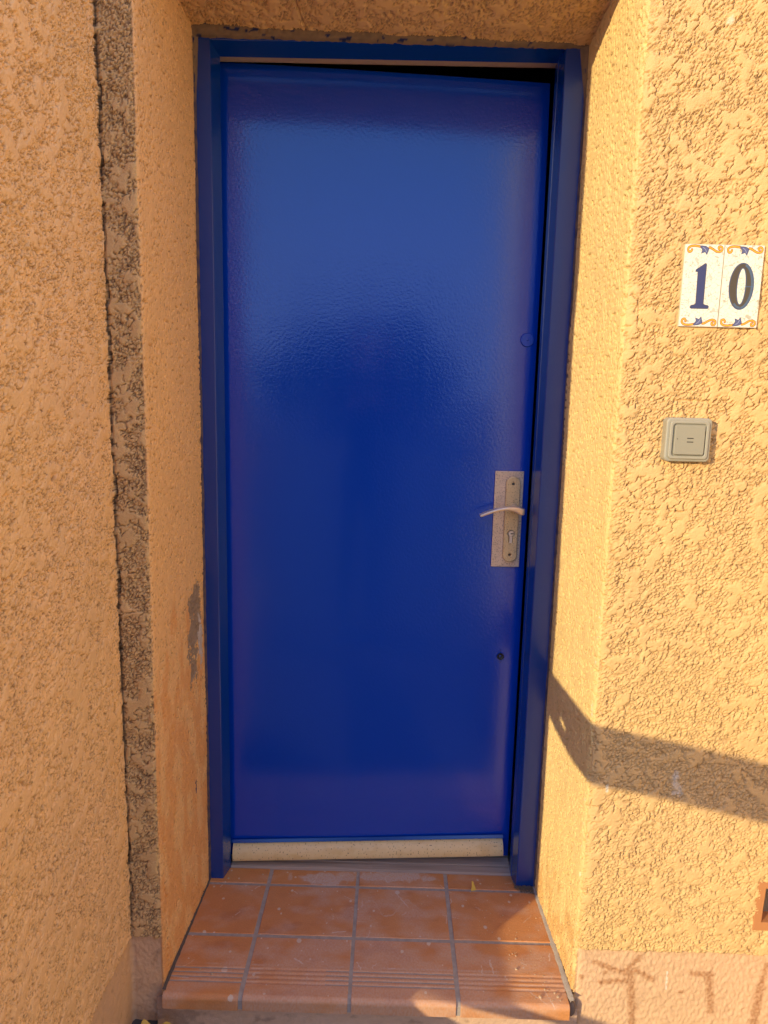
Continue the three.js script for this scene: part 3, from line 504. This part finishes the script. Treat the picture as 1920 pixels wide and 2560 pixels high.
// ---------------------------------------------------------------- house number tiles
function numberTile(digit, x0, x1, label) {
  const W = 384, H = 768, cv = document.createElement('canvas'); cv.width = W; cv.height = H; const c = cv.getContext('2d');
  c.fillStyle = '#ebe8df'; c.fillRect(0, 0, W, H);
  const r = rng(digit === '1' ? 21 : 57);
  // crackle glaze: edges of scattered cells
  const pts = []; for (let i = 0; i < 210; i++) pts.push([r() * W, r() * H]);
  const img = c.getImageData(0, 0, W, H), dt = img.data;
  for (let y = 0; y < H; y++) for (let x = 0; x < W; x++) {
    const wx = x + 9 * n2(x / 14, y / 14), wy = y + 9 * n2(x / 14 + 40, y / 14); let a = 1e9, b = 1e9;
    for (let k = 0; k < pts.length; k++) { const q = (pts[k][0] - wx) ** 2 + (pts[k][1] - wy) ** 2; if (q < a) { b = a; a = q; } else if (q < b) b = q; }
    const e = Math.sqrt(b) - Math.sqrt(a), m = 0.55 * sst(3.8, 0.9, e) * (0.7 + 0.4 * n2(x / 60, y / 60)), k = (y * W + x) * 4, t = 1 + 0.02 * n2(x / 70, y / 70);
    dt[k] = dt[k] * t * (1 - m) + 122 * m; dt[k + 1] = dt[k + 1] * t * (1 - m) + 116 * m; dt[k + 2] = dt[k + 2] * t * (1 - m) + 92 * m;
  }
  c.putImageData(img, 0, 0);
  // digit in fat painted serif
  const ink = digit === '1' ? '#2c3a72' : '#46413f', rim = digit === '1' ? '#39435f' : '#3d5680';
  c.fillStyle = ink; c.strokeStyle = rim; c.lineWidth = 9; c.lineJoin = 'round';
  c.beginPath();
  if (digit === '1') { c.moveTo(122, 236); c.lineTo(206, 178); c.quadraticCurveTo(220, 170, 222, 188); c.lineTo(224, 548); c.quadraticCurveTo(226, 566, 262, 568); c.quadraticCurveTo(282, 572, 280, 586); c.quadraticCurveTo(278, 598, 262, 598); c.lineTo(112, 598); c.quadraticCurveTo(96, 598, 96, 585); c.quadraticCurveTo(96, 572, 114, 569); c.quadraticCurveTo(148, 566, 149, 546); c.lineTo(144, 262); c.quadraticCurveTo(142, 244, 122, 250); c.closePath(); c.fill(); c.stroke(); }
  else { c.ellipse(192, 382, 122, 218, 0, 0, Math.PI * 2); c.ellipse(192, 382, 44, 172, 0, 0, Math.PI * 2, true); c.fill('evenodd'); c.stroke();
    c.strokeStyle = 'rgba(70,105,150,0.75)'; c.lineWidth = 20; c.beginPath(); c.ellipse(192, 382, 106, 204, 0, -1.35, 1.45); c.stroke(); c.beginPath(); c.ellipse(192, 382, 100, 200, 0, 1.5, 2.2); c.stroke(); }
  // scrolled border, top and mirrored at the bottom
  const scroll = () => {
    const band = (pth, w, colr) => { c.strokeStyle = colr; c.lineWidth = w; c.lineCap = 'round'; c.beginPath(); pth(); c.stroke(); };
    const L = () => { c.moveTo(62, 46); c.bezierCurveTo(60, 76, 22, 78, 24, 42); c.bezierCurveTo(28, 4, 100, 8, 150, 20); };
    const Rr = () => { c.moveTo(338, 40); c.bezierCurveTo(322, 32, 326, 12, 346, 14); c.bezierCurveTo(380, 20, 372, 66, 330, 64); c.bezierCurveTo(290, 62, 270, 28, 236, 26); };
    for (const f of [L, Rr]) { band(f, 22, '#8a3a1a'); band(f, 14, '#c9761c'); band(f, 8, '#f2bf3a'); }
    c.fillStyle = '#525c8e'; c.strokeStyle = '#2c3358'; c.lineWidth = 4;
    c.beginPath(); c.moveTo(140, 12); c.bezierCurveTo(180, 6, 220, 14, 232, 40); c.lineTo(216, 92); c.lineTo(196, 66); c.lineTo(160, 80); c.lineTo(168, 50); c.closePath(); c.fill(); c.stroke();
    c.strokeStyle = '#9aa3c8'; c.lineWidth = 5; c.beginPath(); c.moveTo(172, 26); c.quadraticCurveTo(200, 36, 208, 66); c.stroke();
  };
  scroll(); c.save(); c.translate(0, H); c.scale(1, -1); scroll(); c.restore();
  const tx = new THREE.CanvasTexture(cv); tx.colorSpace = THREE.SRGBColorSpace;
  const t = thing('house_number_tile', label, 'number tile', 'house number tiles');
  const g = box(x0, x1, 1.4545, 1.6032, 0.3530, 0.3605, 0.0012), glaze = phys({ color: lin(0.62, 0.58, 0.48), roughness: 0.25, clearcoat: 0.5, clearcoatRoughness: 0.15 });
  mesh('tile_body', g, glaze, t);
  const pg = new THREE.PlaneGeometry(x1 - x0 - 0.0022, 0.1465).translate((x0 + x1) / 2, 1.5288, 0.36055);
  mesh('painted_face', pg, phys({ map: tx, roughness: 0.25, clearcoat: 0.5, clearcoatRoughness: 0.15 }), t);
}
numberTile('1', 0.5598, 0.6327, 'white crackle glazed number tile painted with a blue 1');
numberTile('0', 0.6335, 0.7066, 'white crackle glazed number tile painted with a dark 0');

// ---------------------------------------------------------------- bell push
{
  const b = thing('bell_push', 'square beige plastic bell push with two dark bars beside the door', 'doorbell');
  const pm = (r, g, bl, ro) => std({ color: lin(r, g, bl), roughness: ro });
  const body = pm(0.36, 0.345, 0.285, 0.45), cx = 0.5925, cy = 1.2425;
  const rr = (w, h, r) => { const s = new THREE.Shape(); s.moveTo(-w + r, -h); s.lineTo(w - r, -h); s.absarc(w - r, -h + r, r, -Math.PI / 2, 0); s.lineTo(w, h - r); s.absarc(w - r, h - r, r, 0, Math.PI / 2); s.lineTo(-w + r, h); s.absarc(-w + r, h - r, r, Math.PI / 2, Math.PI); s.lineTo(-w, -h + r); s.absarc(-w + r, -h + r, r, Math.PI, Math.PI * 1.5); return s; };
  const ex = (s, d, bv, z) => new THREE.ExtrudeGeometry(s, { depth: d, bevelEnabled: true, bevelSize: bv, bevelThickness: bv, bevelOffset: -bv, bevelSegments: 4, curveSegments: 10 }).translate(cx, cy, z + bv);
  mesh('back_box', ex(rr(0.0435, 0.0418, 0.009), 0.018, 0.0035, 0.350), body, b);
  const ring = rr(0.0375, 0.0365, 0.007); ring.holes.push(new THREE.Path(rr(0.0312, 0.0305, 0.005).getPoints(10).reverse()));
  mesh('frame', ex(ring, 0.0015, 0.002, 0.3735), body, b);
  mesh('button', ex(rr(0.0288, 0.0280, 0.003), 0.004, 0.0016, 0.3740), pm(0.32, 0.305, 0.245, 0.5), b);
  for (const dy of [0.0035, -0.0035]) mesh('bar_mark', box(cx + 0.001 - 0.0062, cx + 0.001 + 0.0062, cy + dy - 0.001, cy + dy + 0.001, 0.3795, 0.3815, 0.0005), pm(0.05, 0.045, 0.04, 0.6), b);
  mesh('lamp_hole', new THREE.CylinderGeometry(0.0009, 0.0009, 0.001, 10).rotateX(Math.PI / 2).translate(cx - 0.0235, cy + 0.002, 0.3812), pm(0.05, 0.05, 0.05, 0.6), b);
}
// ---------------------------------------------------------------- terracotta vent
{
  const v = thing('wall_vent', 'terracotta framed air vent low in the wall at the right edge', 'vent');
  const tc = std({ color: lin(0.50, 0.22, 0.085), roughness: 0.85, bumpMap: dataTex(128, 128, (a, b2) => 0.5 + 0.5 * fbm(a * 30, b2 * 30, 3)), bumpScale: 0.0008 });
  const { x0, x1, y0, y1 } = VENT, o = new THREE.Shape([[x0, y0], [x1, y0], [x1, y1], [x0 + 0.002, y1]].map(([a, c]) => new THREE.Vector2(a, c)));
  o.holes.push(new THREE.Path([[x0 + 0.017, y0 + 0.020], [x0 + 0.019, y1 - 0.015], [x1 - 0.017, y1 - 0.015], [x1 - 0.017, y0 + 0.020]].map(([a, c]) => new THREE.Vector2(a, c))));
  mesh('frame', new THREE.ExtrudeGeometry(o, { depth: 0.044, bevelEnabled: true, bevelSize: 0.0012, bevelThickness: 0.0012, bevelOffset: -0.0012, bevelSegments: 2 }).translate(0, 0, 0.3115), tc, v);
  const dm = std({ color: lin(0.40, 0.34, 0.28), roughness: 1 });
  mesh('duct', mergeGeometries([box(x0 + 0.008, x1 - 0.008, y0 + 0.008, y0 + 0.016, 0.12, 0.311), box(x0 + 0.008, x1 - 0.008, y1 - 0.012, y1 - 0.004, 0.12, 0.311), box(x0 + 0.005, x0 + 0.013, y0 + 0.016, y1 - 0.012, 0.12, 0.311), box(x1 - 0.013, x1 - 0.005, y0 + 0.016, y1 - 0.012, 0.12, 0.311), box(x0 + 0.005, x1 - 0.005, y0 + 0.008, y1 - 0.004, 0.11, 0.12)]), dm, v);
  const wires = []; for (let i = 0; i < 28; i++) wires.push(box(x0 + 0.015, x1 - 0.015, y0 + 0.018 + i * 0.0031, y0 + 0.0191 + i * 0.0031, 0.3195, 0.3205)); for (let i = 0; i < 34; i++) wires.push(box(x0 + 0.015 + i * 0.0031, x0 + 0.0161 + i * 0.0031, y0 + 0.016, y1 - 0.013, 0.3206, 0.3216));
  const sc = mesh('insect_mesh', mergeGeometries(wires), std({ color: lin(0.42, 0.37, 0.28), roughness: 0.7 }), v); sc.userData.kind = 'stuff';
}

// ---------------------------------------------------------------- ground, rail, leaves, grit
{
  const t = dataTex(512, 512, (u, v) => mix3([0.055, 0.052, 0.05], [0.10, 0.095, 0.09], 0.5 + 0.5 * fbm(u * 40, v * 40, 5)), true); t.repeat.set(60, 60);
  const g = mesh('ground', new THREE.PlaneGeometry(160, 160).rotateX(-Math.PI / 2).translate(0, GROUND, 0), std({ map: t, roughness: 0.95 })); tag(g, 'dark asphalt ground in front of the step', 'ground', null, 'structure');
}
{ // guard rail continuing the side wall to the left of the viewer: its shadow crosses the sunlit reveal and front wall
  const r = thing('guard_rail', 'painted timber guard rail running on from the end of the side wall', 'railing');
  const wm = std({ color: lin(0.42, 0.33, 0.24), roughness: 0.8 }), slot = []; for (let i = 0; i < 16; i++) { const a = i / 16 * 2 * Math.PI; slot.push([1.170 + 0.040 * Math.cos(a), 0.905 + 0.0125 * Math.sin(a) - 0.002 * Math.cos(a)]); }
  mesh('top_rail', alongX([[0.972, 0.885], [1.02, 0.878], [1.12, 0.866], [1.25, 0.862], [1.375, 0.874], [1.57, 0.902], [1.75, 0.922], [2.2, 0.972], [2.2, 1.10], [1.736, 1.051], [1.557, 1.029], [1.346, 1.0], [1.02, 0.98], [0.972, 0.976]], -0.632, -0.608, 0.002, [slot]), wm, r);
  mesh('lower_rail', alongX([[0.972, 0.240], [1.08, 0.252], [1.174, 0.273], [1.29, 0.285], [2.2, 0.285], [2.2, 0.312], [1.05, 0.312], [0.972, 0.305]], -0.632, -0.608, 0.002), wm, r);
  mesh('lower_rail', alongX([[0.972, 0.09], [2.2, 0.09], [2.2, 0.195], [1.15, 0.198], [1.10, 0.212], [1.075, 0.226], [1.06, 0.245], [0.972, 0.25]].map(([z, y]) => [z, Math.min(y, 0.236)]), -0.632, -0.608, 0.002), wm, r);
  mesh('post', box(-0.655, -0.585, GROUND, 1.16, 2.2, 2.27, 0.004), wm, r);
  mesh('bracket', box(-0.66, -0.58, 0.89, 0.97, 0.974, 0.986, 0.002), std({ color: lin(0.1, 0.1, 0.1), roughness: 0.5, metalness: 0.6 }), r);
}
function leafGeo(outline, curl, cup) {
  const s = new THREE.Shape(outline.map(([x, y]) => new THREE.Vector2(x, y))), g = new THREE.ExtrudeGeometry(s, { depth: 0.0006, bevelEnabled: false, curveSegments: 6 });
  const p = g.attributes.position; for (let i = 0; i < p.count; i++) { const x = p.getX(i), y = p.getY(i); p.setZ(i, p.getZ(i) + curl * y * y + cup * x * x + 0.0015 * n2(x / 0.012, y / 0.012)); } g.computeVertexNormals(); return g;
}
{
  const ym = phys({ color: lin(0.62, 0.43, 0.075), roughness: 0.6, transmission: 0, side: THREE.DoubleSide });
  const lobes = []; for (let i = 0; i <= 60; i++) { const a = i / 60 * 2 * Math.PI; lobes.push([Math.sin(a) * 0.040 * (1 + 0.22 * Math.cos(5 * a) + 0.05 * Math.cos(13 * a)), Math.cos(a) * 0.048 * (1 + 0.22 * Math.cos(5 * a) + 0.05 * Math.sin(11 * a))]); }
  const l1 = thing('fallen_leaf', 'yellow lobed leaf on the ground in the left corner below the step', 'leaf');
  mesh('blade', leafGeo(lobes, 3, 6), ym, l1); mesh('stalk', new THREE.CylinderGeometry(0.0011, 0.0008, 0.05, 6).translate(0, -0.06, 0.004), ym, l1);
  l1.position.set(-0.455, -0.088, 0.43); l1.rotation.set(-1.15, 0.25, 0.5, 'YXZ');
  const l2 = thing('dry_leaf', 'tiny dry yellow leaf on the tile joint in front of the threshold', 'leaf');
  mesh('blade', leafGeo([[-0.007, -0.010], [0.0085, -0.009], [0.006, 0.001], [0.001, 0.012], [-0.003, 0.014], [-0.003, 0.003]], 20, -60), ym, l2);
  l2.position.set(0.2739, 0.008, 0.014); l2.rotation.set(-0.7, 0.2, 0.1);
}
{ // crumbs of render and dust on the tiles, and a drift of debris at the right jamb foot
  const r = rng(99), list = [];
  const crumb = (x, z, s, y = 0) => { const g = new THREE.IcosahedronGeometry(s, 0), p = g.attributes.position; for (let i = 0; i < p.count; i++) { const k = 1 + 0.35 * n2(p.getX(i) * 900 + x * 300, p.getY(i) * 900 + z * 300 + p.getZ(i) * 500); p.setXYZ(i, p.getX(i) * k, p.getY(i) * k * 0.7, p.getZ(i) * k); } g.computeVertexNormals(); g.rotateY(r() * 6); g.translate(x, y + s * 0.5, z); return g; };
  for (let i = 0; i < 260; i++) { const t = r(); const x = t < 0.6 ? 0.2 + 0.235 * Math.sqrt(r()) : -0.43 + 0.85 * r(), z = 0.0 + 0.37 * r(); list.push(crumb(x, z, 0.0006 + 0.0014 * r() * r())); }
  for (const [x, z, s] of [[0.345, 0.285, 0.0032], [0.385, 0.362, 0.0042], [0.425, 0.36, 0.0036], [0.40, 0.34, 0.0026], [0.42, 0.35, 0.003], [0.36, 0.19, 0.0026], [-0.355, 0.325, 0.0035], [-0.385, 0.312, 0.0022], [-0.39, 0.0, 0.003], [-0.30, -0.02, 0.0026], [0.05, -0.03, 0.0024]]) list.push(crumb(x, z, s));
  const o = mesh('grit', mergeGeometries(list), std({ color: lin(0.55, 0.40, 0.26), roughness: 1 })); tag(o, 'pale crumbs of render scattered over the step tiles', 'grit', null, 'stuff');
  const deb = []; for (let i = 0; i < 620; i++) { const a = r(), x = 0.388 + 0.058 * a, z = (a < 0.2 ? -0.03 + 0.04 * r() : 0.002 + 0.022 * r() * r() + 0.03 * sst(0.7, 1, a) * r()); const h = 0.006 * Math.max(0, 1 - Math.abs(z) / 0.02); if (r() < 0.55) deb.push(crumb(x, z, 0.0007 + 0.0014 * r(), h * r())); else { const g = new THREE.CylinderGeometry(0.00025, 0.00025, 0.006 + 0.010 * r(), 4); g.rotateZ(Math.PI / 2 + (r() - 0.5) * 0.6); g.rotateY(r() * 6.3); g.translate(x, h * r() + 0.001, z); deb.push(g.toNonIndexed()); } }
  const dm = mesh('debris', mergeGeometries(deb), std({ color: lin(0.17, 0.14, 0.11), roughness: 1 })); tag(dm, 'dark drift of dust and fibres at the foot of the right jamb', 'debris', null, 'stuff');
}

// ---------------------------------------------------------------- tree across the street, mirrored as a dark dome in the door
{
  const t = thing('tree', 'broad dark tree with low foliage across the street behind the viewer', 'tree'), r = rng(31), q = [], X = 0.5, Z = 21;
  mesh('trunk', mergeGeometries([new THREE.CylinderGeometry(0.14, 0.24, 2.0, 10).translate(X, GROUND + 1.0, Z), ...[[-1, 0.5], [0.9, 0.6], [0.1, 0.9]].map(([a, b]) => new THREE.CylinderGeometry(0.05, 0.11, 1.6, 7).translate(0, 0.8, 0).rotateZ(-a * 0.7).rotateX(b * 0.3).translate(X, GROUND + 1.8, Z))]), std({ color: lin(0.09, 0.065, 0.045), roughness: 1 }), t);
  const clumps = [...Array(90)].map(() => { const a = r() * 6.283, u = 2 * r() - 1, k = 0.55 + 0.4 * r(), w = Math.sqrt(1 - u * u); return [X + 4.1 * k * w * Math.cos(a), 0.9 + 2.7 * k * Math.abs(u), Z + 2.4 * k * w * Math.sin(a)]; });
  for (let i = 0; i < 9000; i++) { const c = clumps[i % 90], g = new THREE.PlaneGeometry(0.16 + 0.14 * r(), 0.12 + 0.08 * r()); g.rotateX(r() * 6.3); g.rotateY(r() * 6.3); const R = 0.85 * Math.cbrt(r()), a = r() * 6.283, u = 2 * r() - 1, w = Math.sqrt(1 - u * u); g.translate(c[0] + R * w * Math.cos(a), c[1] + R * u * 0.8, c[2] + R * w * Math.sin(a)); q.push(g); }
  mesh('crown', mergeGeometries(q), std({ color: lin(0.055, 0.085, 0.03), roughness: 0.8, side: THREE.DoubleSide }), t);
}

// ---------------------------------------------------------------- the photographer, behind the camera (mirrored in the gloss paint)
{
  const P = thing('person', 'person in dark jacket and jeans holding up a phone in front of the door', 'person');
  const V = (x, y, z) => new THREE.Vector3(x, y, z);
  const cap = (p, a, b, ra, rb) => { const abx = b.x - a.x, aby = b.y - a.y, abz = b.z - a.z, t = Math.min(1, Math.max(0, ((p[0] - a.x) * abx + (p[1] - a.y) * aby + (p[2] - a.z) * abz) / (abx * abx + aby * aby + abz * abz + 1e-9))); return Math.hypot(p[0] - a.x - abx * t, p[1] - a.y - aby * t, p[2] - a.z - abz * t) - (ra + (rb - ra) * t); };
  const smin = (a, b, k) => { const h = Math.max(k - Math.abs(a - b), 0) / k; return Math.min(a, b) - h * h * k * 0.25; };
  function polygonize(center, half, res, sdf, colorFn, maxP) {
    const mc = new MarchingCubes(res, new THREE.MeshBasicMaterial(), false, false, maxP); mc.isolation = 0;
    let k = 0; for (let z = 0; z < res; z++) for (let y = 0; y < res; y++) for (let x = 0; x < res; x++) { mc.field[k++] = -sdf([center[0] + (x - res / 2) / (res / 2) * half, center[1] + (y - res / 2) / (res / 2) * half, center[2] + (z - res / 2) / (res / 2) * half]); }
    mc.update(); const n = mc.count * 1, pos = new Float32Array(n * 3), nor = new Float32Array(n * 3), col = new Float32Array(n * 3);
    for (let i = 0; i < n; i++) { for (let q = 0; q < 3; q++) { pos[i * 3 + q] = mc.positionArray[i * 3 + q] * half + center[q]; nor[i * 3 + q] = mc.normalArray[i * 3 + q]; } const c = colorFn(pos[i * 3], pos[i * 3 + 1], pos[i * 3 + 2]); col.set(c, i * 3); }
    const g = new THREE.BufferGeometry(); g.setAttribute('position', new THREE.BufferAttribute(pos, 3)); g.setAttribute('normal', new THREE.BufferAttribute(nor, 3)); g.setAttribute('color', new THREE.BufferAttribute(col, 3)); return g;
  }
  const cx = 0.04, SKIN = [0.42, 0.24, 0.16], JACKET = [0.035, 0.04, 0.055], JEANS = [0.03, 0.045, 0.085], SHOE = [0.05, 0.05, 0.05];
  const bones = [];
  const B = (a, b, ra, rb, k = 0.06) => bones.push([a, b, ra, rb, k]);
  B(V(cx - 0.07, 0.86, 2.24), V(cx + 0.07, 0.86, 2.24), 0.125, 0.125); B(V(cx, 0.9, 2.23), V(cx, 1.08, 2.21), 0.135, 0.14); B(V(cx - 0.08, 1.20, 2.15), V(cx + 0.08, 1.20, 2.15), 0.14, 0.14); B(V(cx - 0.15, 1.37, 2.11), V(cx + 0.15, 1.37, 2.11), 0.08, 0.08); B(V(cx, 1.37, 2.11), V(cx, 1.49, 2.06), 0.07, 0.058);
  for (const s of [-1, 1]) {
    const sh = V(cx + s * 0.20, 1.365, 2.10), el = V(cx + s * 0.275, 1.10, 1.99), wr = V(0.03 + s * 0.062, 1.235, 1.850);
    B(sh, el, 0.062, 0.046, 0.05); B(el, wr, 0.046, 0.031, 0.03);
    const hip = V(cx + s * 0.095, 0.84, 2.24), kn = V(cx + s * 0.11, 0.40, 2.22), an = V(cx + s * 0.115, 0.0, 2.26);
    B(hip, kn, 0.092, 0.06, 0.05); B(kn, an, 0.06, 0.042, 0.03); B(V(cx + s * 0.115, -0.055, 2.27), V(cx + s * 0.125, -0.062, 2.10), 0.042, 0.036, 0.03);
  }
  const body = (p) => { let d = 9; for (const [a, b, ra, rb, k] of bones) d = smin(d, cap(p, a, b, ra, rb), k); return d; };
  const gBody = polygonize([cx, 0.70, 2.05], 0.84, 120, body, (x, y, z) => y < -0.03 ? SHOE : y < 0.86 && z > 2.05 ? JEANS : y > 1.455 ? SKIN : JACKET, 90000);
  // head
  const hc = [cx, 1.595, 2.02];
  const head = (p) => { const x = p[0] - hc[0], y = p[1] - hc[1], z = p[2] - hc[2]; let d = Math.hypot(x / 0.078, (y - 0.02) / 0.098, (z - 0.01) / 0.097) * 0.085 - 0.085; d = smin(d, Math.hypot(x / 0.06, (y + 0.055) / 0.066, (z + 0.03) / 0.062) * 0.062 - 0.062, 0.04); d = smin(d, cap([x, y, z], V(0, 0.0, -0.083), V(0, -0.035, -0.104), 0.009, 0.013), 0.015); d = smin(d, cap([x, y, z], V(-0.02, -0.066, -0.083), V(0.02, -0.066, -0.083), 0.006, 0.006), 0.012); for (const s of [-1, 1]) { d = smin(d, Math.hypot((x - s * 0.079) / 0.012, (y + 0.005) / 0.03, (z - 0.012) / 0.02) * 0.014 - 0.014, 0.012); d = Math.max(d, -(Math.hypot(x - s * 0.031, y - 0.008, z + 0.094) - 0.013)); d = Math.min(d, Math.hypot(x - s * 0.031, y - 0.008, z + 0.075) - 0.0125); } return smin(d, cap(p, V(cx, 1.45, 2.075), V(cx, 1.56, 2.045), 0.054, 0.052), 0.03); };
  const gHead = polygonize(hc, 0.165, 72, head, (x, y, z) => { for (const s of [-1, 1]) if (Math.hypot(x - hc[0] - s * 0.031, y - hc[1] - 0.008) < 0.011 && z < hc[2] - 0.07) return Math.hypot(x - hc[0] - s * 0.031, y - hc[1] - 0.008) < 0.005 ? [0.04, 0.03, 0.02] : [0.6, 0.58, 0.55]; return (Math.abs(x - hc[0]) < 0.024 && Math.abs(y - hc[1] + 0.066) < 0.008 && z < hc[2] - 0.06) ? [0.36, 0.14, 0.12] : SKIN; }, 60000);
  const hands = [];
  for (const s of [-1, 1]) {
    const X = (a) => 0.026 + s * a, fs = [];
    fs.push([V(X(0.062), 1.235, 1.848), V(X(0.050), 1.275, 1.822), 0.029, 0.028]);
    [[1.252, 0.9], [1.271, 1.0], [1.290, 1.0], [1.308, 0.82]].forEach(([y, k]) => { const a = V(X(0.058), y, 1.815), b = V(X(0.056), y + 0.004, 1.797), c = V(X(0.056 - 0.022 * k), y + 0.006, 1.7955); fs.push([V(X(0.055), y - 0.006, 1.828), a, 0.0095, 0.0095], [a, b, 0.0092, 0.0088], [b, c, 0.0088, 0.0076]); });
    fs.push([V(X(0.052), 1.262, 1.832), V(X(0.040), 1.285, 1.826), 0.0115, 0.0105], [V(X(0.040), 1.285, 1.826), V(X(0.028), 1.302, 1.8195), 0.0102, 0.0085]);
    const f = (p) => { let d = 9; fs.forEach(([a, b, ra, rb], i) => { const q = cap(p, a, b, ra, rb); d = smin(d, q, i < 1 ? 0.02 : 0.006); }); return d; };
    hands.push(polygonize([X(0.05), 1.275, 1.815], 0.085, 56, f, () => SKIN, 40000));
  }
  const bm = std({ color: 0xffffff, vertexColors: true, roughness: 0.8 });
  mesh('body', mergeGeometries([gBody, gHead, ...hands]), bm, P);
  const hair = polygonize(hc, 0.165, 56, (p) => { const x = p[0] - hc[0], y = p[1] - hc[1], z = p[2] - hc[2]; const d = Math.hypot(x / 0.087, (y - 0.026) / 0.104, (z - 0.016) / 0.103) * 0.092 - 0.092 + 0.004 * n2(x * 60, z * 60); return Math.max(d, -(y - 0.035 + 1.1 * (z + 0.06) * -1 * (z > -0.06 ? 1 : 0.4))); }, () => [0.025, 0.017, 0.012], 40000);
  mesh('hair', hair, bm, P);
  const ph = thing('phone', 'black phone held upright in both hands', 'phone'); ph.position.set(0.026, 1.300, 1.803); ph.rotation.x = -0.1679;
  mesh('phone_body', new RoundedBoxGeometry(0.074, 0.155, 0.0085, 3, 0.004), phys({ color: lin(0.02, 0.02, 0.022), roughness: 0.3 }), ph);
  mesh('camera_bump', new RoundedBoxGeometry(0.06, 0.02, 0.003, 2, 0.0014).translate(0, 0.055, -0.0055), phys({ color: lin(0.03, 0.03, 0.03), roughness: 0.15 }), ph);
}
renderer.render(scene, camera);
